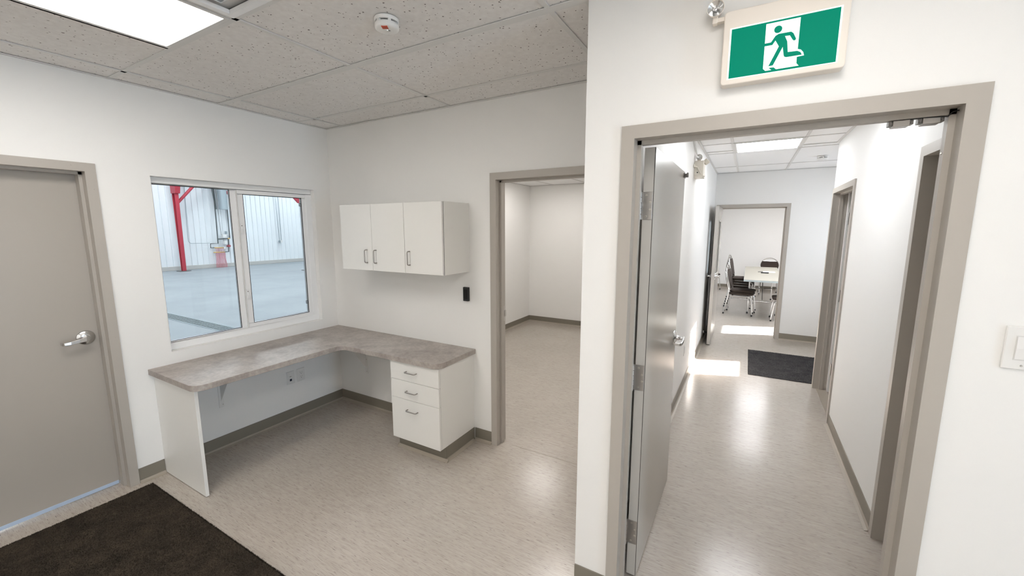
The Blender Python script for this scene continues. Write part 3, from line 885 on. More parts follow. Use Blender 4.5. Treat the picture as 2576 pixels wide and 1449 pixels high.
def bracket(loc, rz, label):
    t = thing('shelf_bracket', (0, 0, 0), label, 'bracket', 'worktop brackets')
    zt = ZT-0.0385-0.330
    MB().box(0.0005, 0.005, -0.017, 0.017, 0.0, zt-0.001).build('wall_leg', M_PLATE, t, 0.0008, 1)
    MB().box(0.005, 0.290, -0.017, 0.017, zt-0.005, zt-0.0005).build('top_arm', M_PLATE, t, 0.0008, 1)
    MB().prism([(0.005, 0.05), (0.005, zt-0.005), (0.240, zt-0.005)], -0.002, 0.002, 'y').build('gusset', M_PLATE, t)
    for z in (0.022, 0.14):
        MB().cyl((0.0045, 0.0085, z), (0.0075, 0.0085, z), 0.0045, 0.004, 10).build('screw', M_STEEL, t)
    t.location = loc; t.rotation_euler = (0, 0, rz)
    return t
bracket((XL, 1.497, 0.330), 0, 'white steel bracket under the worktop on the window wall')
bracket((-3.088, YB, 0.330), -PI/2, 'white steel bracket under the worktop on the back wall')

# ------------------------------------------------------------------ cabinets
def bow_handle(parent, p, along, out, L=0.10, d=0.028, r=0.0042):
    p, a, o = Vector(p), Vector(along), Vector(out)
    c = 0.011
    pts = [p - a*L/2, p - a*L/2 + o*(d-c)]
    for i in range(1, 5):
        t = PI/2*i/5
        pts.append(p - a*(L/2 - c + c*math.cos(t)) + o*(d - c + c*math.sin(t)))
    pts.append(p - a*(L/2-c) + o*d)
    half = pts[:]
    pts += [p + (p - q) + o*2*((q-p).dot(o)) for q in reversed(half)]
    return MB().tube(pts, r, 10).build('handle', M_NICKEL, parent)

dc = thing('drawer_cabinet', (-2.065, 2.36, 0), 'white three-drawer cabinet under the right end of the worktop', 'cabinet')
DX0, DX1, DYF = -2.302, -1.832, 2.148
MB().box(DX0+0.001, DX1, DYF+0.021, YB-0.001, 0.101, ZT-0.0385).build('body', M_WHITE, dc, 0.001, 1)
tk = MB().box(DX0+0.002, DX1-0.001, DYF+0.062, YB-0.001, 0.0, 0.101)
tk.build('toe_kick', M_BASE, dc)
tc = MB()
tc.prism([(DX1-0.001, 0.0), (DX1+0.026, 0.0), (DX1+0.010, 0.006), (DX1+0.006, 0.018), (DX1+0.005, 0.100), (DX1-0.001, 0.100)], DYF+0.057, YB-0.015, 'y')
tc.build('side_base', M_BASE, dc)
tc = MB().prism([(DX1+0.007, 0.016), (DX1+0.031, 0.0), (DX1+0.031, 0.0016), (DX1+0.011, 0.010), (DX1+0.0075, 0.018)], DYF+0.052, YB-0.03, 'y')
tc.prism([(DYF+0.055, 0.016), (DYF+0.032, 0.0), (DYF+0.032, 0.0016), (DYF+0.052, 0.010), (DYF+0.0545, 0.018)], DX0+0.002, DX1+0.031, 'x')
tc.build('cove_strip', M_COVE, dc)
for a, b_, zh in ((0.5765, 0.7205, 0.652), (0.4305, 0.5735, 0.500), (0.101, 0.4275, 0.352)):
    dr = MB().box(DX0, DX1, DYF, DYF+0.0185, a, b_).build('drawer', M_WHITE, dc, 0.0012, 1)
    bow_handle(dr, (-2.088, DYF, zh), (1, 0, 0), (0, -1, 0))

wc = thing('wall_cabinet', (-2.386, 2.42, 1.374), 'white wall cabinet with three doors above the worktop', 'cabinet')
WF = 2.2585
MB().box(-2.925, -1.858, WF+0.0215, YB-0.001, 1.374, 1.894).build('body', M_WHITE, wc, 0.001, 1)
MB().box(-2.923, -1.860, WF+0.0215, WF+0.024, 1.376, 1.892).build('shadow_gap', M_DARK, wc)
for a, b_, hx in ((-2.922, -2.5655, -2.622), (-2.5625, -2.2195, -2.520), (-2.2165, -1.860, -2.168)):
    dr = MB().box(a, b_, WF, WF+0.0185, 1.374, 1.893).build('door', M_WHITE, wc, 0.0012, 1)
    bow_handle(dr, (hx, WF, 1.487), (0, 0, 1), (0, -1, 0))

# ------------------------------------------------------------------ wall devices
t = thing('card_reader', (-1.886, YB, 1.142), 'black upright card reader on the back wall below the wall cabinet', 'card reader')
MB().box(-1.912, -1.862, YB-0.022, YB-0.0005, 1.142, 1.252).build('housing', M_BLACK, t, 0.003)
MB().box(-1.905, -1.869, YB-0.0228, YB-0.021, 1.160, 1.235).build('face', plain('gloss_black', (0.004, 0.004, 0.004), 0.12), t, 0.002)

def outlet_plate(y0, y1, z0, z1, kind, label):
    t = thing('wall_outlet', (XL, (y0+y1)/2, z0), label, 'outlet')
    x = XL
    MB().box(x+0.0005, x+0.006, y0, y1, z0, z1).build('cover_plate', M_PLATE, t, 0.002)
    c = (y0+y1)/2; zc = (z0+z1)/2
    if kind == 'data':
        MB().box(x+0.005, x+0.0075, c-0.009, c+0.009, zc-0.030, zc-0.010).build('jack', plain('navy_jack', (0.01, 0.015, 0.04), 0.4), t, 0.0008, 1)
        MB().box(x+0.005, x+0.0078, c-0.009, c+0.007, zc+0.008, zc+0.014).build('jack_door', M_STEEL, t, 0.0008, 1)
    else:
        MB().box(x+0.005, x+0.0075, c-0.017, c+0.017, zc-0.034, zc+0.034).build('receptacle', M_PLATE, t, 0.001, 1)
        s_ = MB()
        for dz in (-0.018, 0.018):
            s_.box(x+0.0072, x+0.0079, c-0.008, c-0.006, zc+dz, zc+dz+0.009)
            s_.box(x+0.0072, x+0.0079, c+0.006, c+0.008, zc+dz, zc+dz+0.008)
            s_.cyl((x+0.0072, c, zc+dz-0.008), (x+0.0080, c, zc+dz-0.008), 0.003, 0.003, 10)
        s_.build('slots', M_DARKSTEEL, t)
    return t
outlet_plate(2.020, 2.090, 0.328, 0.444, 'data', 'white data outlet with a dark jack under the desk')
outlet_plate(2.118, 2.190, 0.328, 0.446, 'power', 'white power receptacle under the desk, beside the data outlet')

t = thing('light_switch', (0.6945, YE, 1.310), 'white rocker light switch on the wall right of the corridor doorway', 'switch')
MB().box(0.655, 0.734, YE-0.0065, YE-0.0005, 1.310, 1.434).build('cover_plate', M_PLATE, t, 0.0025)
MB().box(0.676, 0.713, YE-0.0072, YE-0.006, 1.337, 1.408).build('rocker_frame', M_TEE, t)
MB().prism([(YE-0.0062, 1.340), (YE-0.0082, 1.340), (YE-0.0115, 1.372), (YE-0.0090, 1.405), (YE-0.0062, 1.405)], 0.678, 0.711, 'x').build('rocker', M_PLATE, t)
screws(t, [(0.6945, YE-0.0065, 1.322), (0.6945, YE-0.0065, 1.422)], (0, -1, 0), 0.003, M_STEEL)

t = thing('wall_outlet', (CL, 4.567, 0.37), 'white outlet plate low on the left corridor wall', 'outlet')
MB().box(CL+0.0005, CL+0.006, 4.53, 4.60, 0.37, 0.486).build('cover_plate', M_PLATE, t, 0.002)
MB().box(CL+0.005, CL+0.0075, 4.548, 4.582, 0.394, 0.462).build('receptacle', M_TEE, t)

# smoke detectors
def smoke(x, y, z, label, r=0.052):
    t = thing('smoke_detector', (x, y, z), label, 'smoke detector')
    k = r/0.052
    MB().lathe([(0.0, -0.002), (0.050*k, -0.002), (0.052*k, 0.0), (0.052*k, 0.012), (0.0505*k, 0.014), (0.040*k, 0.014), (0.0, 0.014)], (x, y, z), 'z', 40, -1).build('base', M_PLATE, t)
    MB().cyl((x, y, z-0.012), (x, y, z-0.022), 0.041*k, 0.041*k, 32).build('chamber', M_DARK, t)
    for i in range(6):
        a = PI/6 + i*PI/3
        M = Matrix.Translation((x, y, z-0.017)) @ Matrix.Rotation(a, 4, 'Z')
        MB().box(0.036*k, 0.0505*k, -0.006, 0.006, -0.006, 0.006, M).build('vent_rib', M_PLATE, t)
    MB().lathe([(0.0, 0.021), (0.050*k, 0.021), (0.0515*k, 0.023), (0.0515*k, 0.036), (0.049*k, 0.041), (0.041*k, 0.0445), (0.030*k, 0.0455), (0.0, 0.0455)], (x, y, z), 'z', 40, -1).build('cap', M_PLATE, t)
    return t
SX, SY = -1.438, 1.408
t = smoke(SX, SY, ZC, 'round white smoke detector with a red sticker on the front office ceiling')
zz = ZC-0.0455
Ml = Matrix.Translation((SX, SY, zz)) @ Matrix.Rotation(math.radians(30), 4, 'Z')
MB().box(-0.013, 0.013, -0.042, -0.018, -0.0009, 0.0025, Ml).build('sticker', M_RED, t)
s_ = MB()
for i in range(5): s_.box(-0.010+i*0.0045, -0.0085+i*0.0045, -0.039, -0.021, -0.0014, 0.0, Ml)
s_.build('sticker_print', plain('sticker_print', (0.22, 0.05, 0.02), 0.6), t)
MB().lathe([(0.0, 0.003), (0.007, 0.003), (0.0085, 0.0)], (SX+0.004, SY-0.002, zz), 'z', 18, -1).build('test_button', M_CHROME, t)
MB().cyl((SX+0.012, SY+0.004, zz+0.001), (SX+0.012, SY+0.004, zz-0.002), 0.0028, 0.0028, 10).build('indicator', M_DARKSTEEL, t)
smoke(0.700, 6.26, ZCC, 'round white smoke detector on the entry ceiling beyond the corridor light', 0.055)

# ------------------------------------------------------------------ exit sign
es = thing('exit_sign', (0.046, YE, 2.189), 'green and white running-man exit sign in a cream housing above the doorway', 'exit sign')
SF = 1.645
def rrect(x0, x1, z0, z1, r, n=6):
    return (arc(x1-r, z1-r, r, 0, 90, n) + arc(x0+r, z1-r, r, 90, 180, n) + arc(x0+r, z0+r, r, 180, 270, n) + arc(x1-r, z0+r, r, 270, 360, n))
MB().prism(rrect(-0.123, 0.215, 2.189, 2.421, 0.012), SF, YE-0.0005, 'y').build('housing', M_SIGNBOX, es, 0.003)
MB().prism([(-0.1035, 2.2050), (0.1950, 2.2050), (0.1960, 2.3660), (-0.1035, 2.3660)], SF-0.0010, SF+0.001, 'y').build('lit_panel', M_SIGNWHITE, es)
MB().prism([(-0.0985, 2.2080), (0.1905, 2.2080), (0.1908, 2.3618), (-0.0982, 2.3618)], SF-0.0016, SF, 'y').build('green_field', M_SIGNGREEN, es)
doorp = [(0.0, 2.3560), (0.0913, 2.3560), (0.0909, 2.2640), (0.0993, 2.2605), (0.1060, 2.2520), (0.1088, 2.2420), (0.0903, 2.2410), (0.0907, 2.2223), (0.0972, 2.2140), (0.0371, 2.2140), (0.0303, 2.2211), (0.0160, 2.2217), (0.0242, 2.2140), (0.0076, 2.2140), (0.0005, 2.2215)]
MB().prism(doorp, SF-0.0021, SF-0.0005, 'y').build('doorway_symbol', M_SIGNWHITE, es)
man = [(-0.0017, 2.2979), (0.0169, 2.2981), (0.0279, 2.3152), (0.0361, 2.3194), (0.0697, 2.319), (0.0761, 2.3128), (0.0839, 2.2959), (0.0826, 2.2916), (0.0778, 2.2912), (0.0744, 2.2955), (0.0669, 2.3085), (0.0537, 2.3095), (0.0612, 2.2921), (0.0651, 2.2600), (0.0901, 2.2585), (0.0987, 2.2535), (0.1029, 2.2452), (0.0613, 2.2455), (0.0557, 2.249), (0.0540, 2.2561), (0.0503, 2.2783), (0.0274, 2.2272), (0.0150, 2.2267), (0.0395, 2.2819), (0.0289, 2.3015), (0.0213, 2.2896), (-0.0017, 2.2896)]
rm = MB().prism(man, SF-0.0026, SF-0.001, 'y')
rm.prism(arc(0.0338, 2.3335, 0.0108, 0, 354, 24), SF-0.0026, SF-0.001, 'y')
rm.build('running_figure', M_SIGNGREEN, es)
lh = MB()
lh.lathe([(0.010, 0.040), (0.018, 0.034), (0.026, 0.004), (0.0275, 0.0), (0.0265, -0.002), (0.0245, 0.0)], (-0.152, 1.640, 2.439), 'y', 28, 1)
lh.build('lamp_head', M_SIGNBOX, es)
MB().lathe([(0.0255, 0.0005), (0.012, 0.012), (0.006, 0.016), (0.0, 0.016)], (-0.152, 1.640, 2.439), 'y', 28, 1).build('reflector', M_CHROME, es)
MB().lathe([(0.0, -0.001), (0.004, 0.000), (0.006, 0.005), (0.005, 0.014)], (-0.152, 1.641, 2.437), 'y', 16, 1).build('bulb', M_CHROME, es)
MB().box(-0.165, -0.139, 1.655, 1.672, 2.458, 2.50).build('lamp_stem', M_SIGNBOX, es, 0.002)
am = MB().box(-0.160, -0.144, 1.650, 1.674, 2.395, 2.420)
am.box(-0.150, -0.120, 1.652, 1.672, 2.398, 2.412)
am.build('lamp_arm', M_SIGNBOX, es, 0.002)

# ------------------------------------------------------------------ emergency light on the left corridor wall
em = thing('emergency_light', (CL, 4.55, 2.20), 'cream battery emergency light with twin heads high on the left corridor wall', 'emergency light')
MB().prism([(4.470, 2.225), (4.490, 2.198), (4.640, 2.198), (4.640, 2.357), (4.470, 2.357)], CL+0.0005, CL+0.082, 'x').build('housing', M_CREAM, em, 0.003)
h = MB().box(CL+0.022, CL+0.052, 4.490, 4.515, 2.355, 2.372)
h.lathe([(0.024, 0.0), (0.027, 0.004), (0.027, 0.036), (0.018, 0.044), (0.0, 0.044)], (CL+0.038, 4.478, 2.392), 'y', 22, 1)
h.build('lamp_head', M_CREAM, em)
MB().lathe([(0.0255, 0.003), (0.012, 0.012), (0.0, 0.014)], (CL+0.038, 4.476, 2.392), 'y', 20, 1).build('reflector', M_CHROME, em)
h = MB()
M = Matrix.Translation((CL+0.092, 4.56, 2.350)) @ Matrix.Rotation(math.radians(50), 4, 'Y')
h.lathe([(0.0, -0.02), (0.018, -0.02), (0.026, -0.012), (0.028, 0.025), (0.024, 0.027), (0.0, 0.022)], (0, 0, 0), 'z', 20, 1, M)
h.build('lamp_head', M_CREAM, em)
MB().cyl((CL+0.030, 4.4705, 2.245), (CL+0.030, 4.468, 2.245), 0.006, 0.006, 14).build('knockout', M_BLACK, em)
MB().tube([(CL+0.004, 4.40, 2.298), (CL+0.010, 4.42, 2.298), (CL+0.020, 4.452, 2.298), (CL+0.032, 4.460, 2.290), (CL+0.044, 4.460, 2.262), (CL+0.060, 4.462, 2.232), (CL+0.080, 4.480, 2.215), (CL+0.092, 4.52, 2.212), (CL+0.088, 4.56, 2.225)], 0.0055, 8).build('cable', M_CREAM, em)
MB().box(CL+0.0005, CL+0.012, 4.375, 4.405, 2.283, 2.313).build('cable_clip', M_CREAM, em, 0.002)
cd = thing('cable', (CL+0.006, 4.3, 2.4), 'white cable running up the left corridor wall from the emergency light to the ceiling', 'cable')
MB().tube([(CL+0.008, 4.18, ZCC-0.001), (CL+0.008, 4.22, 2.53), (CL+0.008, 4.32, 2.47), (CL+0.010, 4.40, 2.435), (CL+0.020, 4.50, 2.41), (CL+0.024, 4.53, 2.36)], 0.0055, 8).build('sheath', M_PLATE, cd)
MB().tube([(CL+0.008, 4.28, ZCC-0.001), (CL+0.008, 4.31, 2.535), (CL+0.008, 4.40, 2.48), (CL+0.010, 4.50, 2.44), (CL+0.020, 4.58, 2.40), (CL+0.024, 4.60, 2.36)], 0.0045, 8).build('second_sheath', M_PLATE, cd)

# ------------------------------------------------------------------ floor mats
def floor_mat(x0, x1, y0, y1, mat, label, rot=0.0, blades=0, hgt=0.008):
    cx, cy = (x0+x1)/2, (y0+y1)/2
    t = thing('floor_mat', (cx, cy, 0), label, 'mat')
    hx, hy = (x1-x0)/2, (y1-y0)/2
    rnd = random.Random(3)
    pts = []
    n = 60
    for a, b_, c_, d_ in ((-hx, -hy, hx, -hy), (hx, -hy, hx, hy), (hx, hy, -hx, hy), (-hx, hy, -hx, -hy)):
        for i in range(n):
            u = i/n
            w = 0.0022*math.sin(u*37+a*9) + rnd.uniform(-0.0012, 0.0012)
            px, py = a+(c_-a)*u, b_+(d_-b_)*u
            L = math.hypot(c_-a, d_-b_)
            pts.append((px + (d_-b_)/L*w, py - (c_-a)/L*w))
    m_ = MB().prism([(cx+p[0], cy+p[1]) for p in pts], 0.0008, hgt, 'z')
    m_.build('backing', mat, t)
    if blades:
        p = MB(); vs = []; fs = []
        for i in range(blades):
            x, y = rnd.uniform(-hx+0.001, hx-0.001), rnd.uniform(-hy+0.001, hy-0.001)
            if i % 9 == 0:
                e = rnd.random()
                x, y = (rnd.uniform(-hx, hx), hy-rnd.uniform(0, 0.004)) if e < 0.5 else (hx*rnd.choice((-1, 1)), rnd.uniform(-hy, hy))
            a = rnd.uniform(0, 2*PI); w = rnd.uniform(0.0012, 0.0024); h = rnd.uniform(0.003, 0.007)
            tx, ty = rnd.uniform(-0.005, 0.005), rnd.uniform(-0.005, 0.005)
            o = len(vs)
            vs += [(cx+x-w*math.cos(a), cy+y-w*math.sin(a), hgt-0.001), (cx+x+w*math.cos(a), cy+y+w*math.sin(a), hgt-0.001), (cx+x+tx, cy+y+ty, hgt+h)]
            fs.append((o, o+1, o+2))
        me = bpy.data.meshes.new('pile')
        me.from_pydata([(a-cx, b_-cy, c_) for a, b_, c_ in vs], [], fs)
        o = bpy.data.objects.new('pile', me); me.materials.append(mat); COL.objects.link(o); o.parent = t
        o['kind'] = 'stuff'
    return t
floor_mat(-3.362, -1.55, -0.35, 1.000, M_MAT, 'dark brown entrance mat on the floor in front of the closed grey door', 0, 90000)
floor_mat(0.108, 1.35, 5.410, 6.535, M_MAT2, 'charcoal entrance mat on the floor at the far end of the corridor', 0, 24000)

# ------------------------------------------------------------------ meeting room: table, chairs, papers
def make_chair(label):
    t = thing('banquet_chair', (0, 0, 0), label, 'chair', 'banquet chairs around the meeting table')
    # local: seat faces +x, back at -x, width along y
    sh = 0.45
    sp = rrect(-0.20, 0.22, -0.205, 0.205, 0.06, 5)
    m_ = MB()
    lay = [(0.0, 0.94), (0.010, 1.0), (0.034, 1.0), (0.046, 0.93), (0.050, 0.75)]
    vs = []; n = len(sp)
    for z, k in lay:
        vs += [(0.01+(x-0.01)*k, y*k, sh-0.06+z+0.008) for x, y in sp]
    fs = [tuple(reversed(range(n))), tuple(range((len(lay)-1)*n, len(lay)*n))]
    for i in range(len(lay)-1):
        fs += [(i*n+k, i*n+(k+1) % n, (i+1)*n+(k+1) % n, (i+1)*n+k) for k in range(n)]
    m_.add(vs, fs, None, True)
    m_.build('seat', M_CHAIRFAB, t)
    # back: rounded pad with a hand hole near the top; profile in (y, z)
    def back_pt(y, z):
        return -0.205 - (z-0.45)*0.20, y, z
    outer = [(-0.165, 0.50)] + [(0.205*math.cos(a)*(1 if math.sin(a) > 0 else 1), 0.72 + 0.20*math.sin(a)) for a in [PI - PI*i/20 for i in range(21)]] + [(0.165, 0.50)]
    cx_, cz_ = 0.0, 0.862
    b_ = MB()
    hole = [(0.085*math.cos(a), 0.868 + 0.020*math.sin(a)) for a in [PI*0.5 + 2*PI*i/24 for i in range(24)]]
    # pad as a ring strip above the hole line plus the solid lower pad
    low = [(y, min(z, 0.835)) for y, z in outer]
    lowp = []
    for q in low:
        if not lowp or (abs(q[0]-lowp[-1][0]) > 1e-6 or abs(q[1]-lowp[-1][1]) > 1e-6): lowp.append(q)
    for off in (0,):
        vs = []
        for th in (-0.014, 0.016):
            vs += [(back_pt(y, z)[0]+th, y, z) for y, z in lowp]
        n = len(lowp)
        fs = [tuple(range(n)), tuple(reversed(range(n, 2*n)))] + [(i, (i+1) % n, n+(i+1) % n, n+i) for i in range(n)]
        b_.add(vs, fs)
    b_.build('backrest', M_CHAIRFAB, t)
    fr = MB()
    fr.tube([back_pt(y, z) for y, z in outer], 0.0115, 8)
    fr.tube([back_pt(y, 0.838) for y in (-0.155, -0.05, 0.05, 0.155)], 0.006, 6)
    fr.build('back_frame', M_CHROME, t)
    for s in (-1, 1):
        y = s*0.195
        lm = MB()
        lm.tube([(-0.215, s*0.165, 0.50), (-0.205, y, 0.42), (-0.225, y, 0.30), (-0.275, y+s*0.01, 0.015)], 0.0115, 8)
        l1 = lm.build('leg', M_CHROME, t)
        MB().cyl((-0.277, y+s*0.01, 0.0), (-0.273, y+s*0.01, 0.03), 0.015, 0.014, 10).build('foot_cap', M_RUBBER, l1)
        lm = MB()
        lm.tube([(-0.14, y, 0.376), (0.11, y, 0.376), (0.155, y, 0.370), (0.185, y, 0.340), (0.195, y, 0.29), (0.225, y+s*0.01, 0.015)], 0.0115, 8)
        l2 = lm.build('leg', M_CHROME, t)
        MB().cyl((0.226, y+s*0.01, 0.0), (0.223, y+s*0.01, 0.03), 0.015, 0.014, 10).build('foot_cap', M_RUBBER, l2)
    st = MB()
    st.tube([(0.12, -0.195, 0.374), (0.12, 0.195, 0.374)], 0.009, 8)
    st.tube([(-0.15, -0.195, 0.374), (-0.15, 0.195, 0.374)], 0.009, 8)
    st.tube([(-0.16, -0.19, 0.33), (0.17, -0.19, 0.33)], 0.009, 8)
    st.tube([(-0.16, 0.19, 0.33), (0.17, 0.19, 0.33)], 0.009, 8)
    st.build('seat_frame', M_CHROME, t)
    return t
CH = []
def place(i, x, y, rz, z, label):
    c = CH[0] if i == 0 else copy_tree(CH[0])
    c.location = (x, y, z); c.rotation_euler = (0, 0, rz); c['label'] = label
    CH.append(c) if i else None
ch0 = make_chair('dark padded banquet chair'); CH.append(ch0)
ang = math.radians(-7)
place(0, -0.045, 9.36, ang, 0.0, 'dark padded chrome banquet chair left of the table, lower one of the nearer stack')
place(1, -0.035, 9.375, ang, 0.052, 'dark padded chrome banquet chair on top of the nearer stack of two')
for k in range(5):
    place(2+k, -0.075+0.010*k, 10.22, math.radians(-6), 0.052*k,
          'dark padded chrome banquet chair in the farther stack of five, %s' % ('bottom one', 'second from the bottom', 'the middle one', 'second from the top', 'topmost')[k])
place(7, 0.685, 9.04, PI, 0.0, 'dark padded chrome banquet chair right of the table, half hidden by the door frame')
place(8, 0.535, 12.62, -PI/2, 0.0, 'dark padded chrome banquet chair with its round back showing beyond the far table end')
place(9, -0.88, 12.95, 0.35, 0.0, 'dark padded chrome banquet chair against the far wall, behind the open door leaf')

TX0, TX1, TY0, TY1, TZ = -0.022, 0.660, 8.90, 12.05, 0.742
t = thing('folding_table', ((TX0+TX1)/2, (TY0+TY1)/2, 0), 'long beige folding table with steel legs in the meeting room', 'table')
MB().box(TX0, TX1, TY0, TY1, TZ-0.032, TZ).build('tabletop', M_TABLETOP, t, 0.004)
fm = MB(); ring(fm, TX0-0.003, TX1+0.003, TY0-0.003, TY1+0.003, 0.012, TZ-0.036, TZ-0.003)
fm.build('edge_band', M_GALV, t)
for yy, dy in ((9.45, 1), (11.5, -1)):
    for xx in (TX0+0.10, TX1-0.10):
        l_ = MB().tube([(xx, yy, TZ-0.034), (xx, yy, 0.02)], 0.0135, 10).build('leg', M_CHROME, t)
        MB().cyl((xx, yy, 0), (xx, yy, 0.03), 0.017, 0.016, 10).build('foot_cap', M_RUBBER, l_)
    s_ = MB().tube([(TX0+0.10, yy, 0.26), (TX1-0.10, yy, 0.26)], 0.014, 10)
    s_.build('stretcher', M_CHROME, t)
    s_ = MB().tube([((TX0+TX1)/2, yy, 0.30), ((TX0+TX1)/2, yy+0.62*dy, TZ-0.04)], 0.008, 8)
    s_.tube([(TX0+0.10, yy, 0.55), ((TX0+TX1)/2, yy+0.45*dy, 0.46), (TX1-0.10, yy, 0.55)], 0.007, 8)
    s_.build('brace', M_DARKSTEEL, t)
tag(MB().box(0.335, 0.560, 10.55, 10.83, TZ+0.0005, TZ+0.003).build('paper_sheet', M_PAPER), 'white paper sheets lying on the beige folding table', 'paper')
tag(MB().box(0.285, 0.430, 10.36, 10.44, TZ+0.0005, TZ+0.022).build('notebook', M_BLACK, None, 0.003), 'slim black object lying on the folding table beside the papers', 'notebook')
pn = thing('pen', (0.27, 10.62, TZ), 'thin dark pen on the folding table left of the papers', 'pen')
MB().cyl((0.235, 10.60, TZ+0.006), (0.320, 10.66, TZ+0.006), 0.005, 0.005, 10).build('barrel', M_BLACK, pn)
MB().cyl((0.320, 10.66, TZ+0.006), (0.332, 10.668, TZ+0.006), 0.005, 0.001, 10).build('tip', M_STEEL, pn)

# ------------------------------------------------------------------ workshop seen through the window
XW = -20.20
wl = thing('wall_workshop_far', (XW, 6.0, 0), 'white ribbed steel cladding of the workshop wall above a concrete curb', 'wall', None, 'structure')
MB().box(XW-0.3, XW-0.02, -4.0, 16.0, 0, 6.3).build('backing', M_HALLPANEL, wl)
MB().box(XW-0.02, XW+0.05, -4.0, 16.0, 0.0, 0.165).build('curb', M_CURB, wl, 0.01)
PW = 0.2145
def panel_mesh():
    # one cladding panel: flat pan with a raised rib at its left edge
    return MB().prism([(0.0, 0.0), (0.010, 0.038), (0.034, 0.038), (0.044, 0.002), (PW-0.003, 0.002), (PW-0.003, -0.012), (0.0, -0.012)], 0.165, 6.28, 'z')
pm = panel_mesh().mesh('cladding_panel')
# mesh is (along, proud, z): turn it so 'along' runs in +y and 'proud' in +x
for v_ in pm.vertices:
    a, b_, c_ = v_.co; v_.co = (b_, a, c_)
pm.flip_normals(); pm.materials.append(M_HALLPANEL)
y = 7.349 - 24*PW
k = 0
while y < 15.9:
    o = bpy.data.objects.new('cladding_panel', pm); COL.objects.link(o); o.parent = wl
    o.location = (0.0, y-6.0, 0.0)
    y += PW

def red_column(x, y, label, haunch=True, w=0.125, plate=0.37):
    t = thing('steel_column', (x, y, 0), label, 'column', 'red steel columns of the workshop')
    MB().box(x-0.17, x+0.17, y-plate/2, y+plate/2, 0.0, 0.022).build('base_plate', M_DARKSTEEL, t, 0.003)
    c = MB()
    vs = [(-0.10, 0.022, w), (0.10, 0.022, w), (-0.13, 3.06, w+0.02), (0.13, 3.06, w+0.02)]
    for xs_, zz in ((0.10, None),):
        pass
    # tapered I section: two flanges and a web
    for s in (-1, 1):
        c.add([(x+s*0.06-0.008, y-w/2, 0.022), (x+s*0.06+0.008, y-w/2, 0.022), (x+s*0.06+0.008, y+w/2, 0.022), (x+s*0.06-0.008, y+w/2, 0.022),
               (x+s*0.11-0.008, y-w/2, 3.05), (x+s*0.11+0.008, y-w/2, 3.05), (x+s*0.11+0.008, y+w/2, 3.05), (x+s*0.11-0.008, y+w/2, 3.05)],
              [(0,3,2,1),(4,5,6,7),(0,1,5,4),(1,2,6,5),(2,3,7,6),(3,0,4,7)])
    c.add([(x-0.06, y-0.005, 0.022), (x+0.06, y-0.005, 0.022), (x+0.06, y+0.005, 0.022), (x-0.06, y+0.005, 0.022),
           (x-0.11, y-0.005, 3.05), (x+0.11, y-0.005, 3.05), (x+0.11, y+0.005, 3.05), (x-0.11, y+0.005, 3.05)],
          [(0,3,2,1),(4,5,6,7),(0,1,5,4),(1,2,6,5),(2,3,7,6),(3,0,4,7)])
    c.build('shaft', M_REDSTEEL, t)
    if haunch:
        h = MB()
        h.prism([(x-0.18, 3.05), (x+0.18, 3.05), (x+0.75, 4.9), (x-0.18, 4.9)], y-0.075, y+0.10, 'y')
        h.build('haunch', M_REDSTEEL, t, 0.01)
    return t
red_column(-19.55, 7.645, 'red steel column with a haunched head seen through the left window pane')
red_column(-15.60, 10.36, 'red steel column at the right edge of the right window pane', False, 0.10, 0.34)
t = thing("diagonal_brace", (-19.62, 7.71, 2.70), 'red diagonal brace rising right from the red column by the window', 'brace', 'red diagonal braces')
MB().tube([(-19.62, 7.715, 2.69), (-19.62, 8.90, 4.07)], 0.055, 10).build('brace_tube', M_REDSTEEL, t)
t = thing('diagonal_brace', (-19.9, 9.83, 3.13), 'red diagonal brace falling right, at the top corner of the left pane', 'brace', 'red diagonal braces')
MB().tube([(-20.0, 9.05, 4.05), (-20.0, 9.90, 3.06)], 0.045, 10).build('brace_tube', M_REDSTEEL, t)
t = thing('diagonal_brace', (-15.6, 9.9, 2.75), 'red diagonal brace in the top right corner of the right pane', 'brace', 'red diagonal braces')
MB().prism([(9.75, 3.12), (10.154, 2.693), (10.30, 2.693), (10.30, 3.4), (9.75, 3.4)], -15.66, -15.58, 'x').build('brace_plate', M_REDSTEEL, t)

# floor-heating manifold
XP = -20.05
def T(name, pts, r, mat, par, x=XP, n=8):
    return MB().tube([(x, a, b_) for a, b_ in pts], r, n).build(name, mat, par)
mn = thing('heating_manifold', (XP, 9.2, 0.0), 'floor-heating manifold with red tubes on the workshop wall', 'manifold')
T('manifold_bar', [(9.03, 0.868), (9.40, 0.862)], 0.026, M_BRASS, mn, XP+0.03)
T('manifold_bar', [(8.98, 0.669), (9.42, 0.669)], 0.026, M_BRASS, mn, XP+0.03)
for i in range(9):
    ya = 9.075 + i*0.042; yb = 9.05 + i*0.050
    T('red_tube', [(ya, 0.66), (ya+0.003, 0.40), (yb, 0.16), (yb+0.004, 0.0)], 0.0085, M_PEX, mn, XP+0.035)
for i in range(6):
    ya = 9.085 + i*0.054
    T('flow_stub', [(ya, 0.85), (ya+0.006, 0.68)], 0.007, M_PEX, mn, XP+0.05)
T('dark_pipe', [(9.225, 3.6), (9.215, 2.0), (9.200, 1.052), (8.905, 1.046), (8.900, 0.872), (9.05, 0.868)], 0.020, M_PIPE, mn)
T('dark_pipe', [(9.705, 3.6), (9.690, 1.258), (9.58, 1.250), (9.212, 1.240)], 0.020, M_PIPE, mn)
T('dark_pipe', [(9.620, 1.25), (9.605, 0.95), (9.590, 0.676), (9.42, 0.672)], 0.020, M_PIPE, mn)
T('elbow_joint', [(9.60, 1.252), (9.69, 1.258)], 0.030, M_BRASS, mn)
MB().box(XP-0.06, XP+0.09, 9.385, 9.535, 1.295, 1.440).build('pump_box', M_PLATE, mn, 0.01)
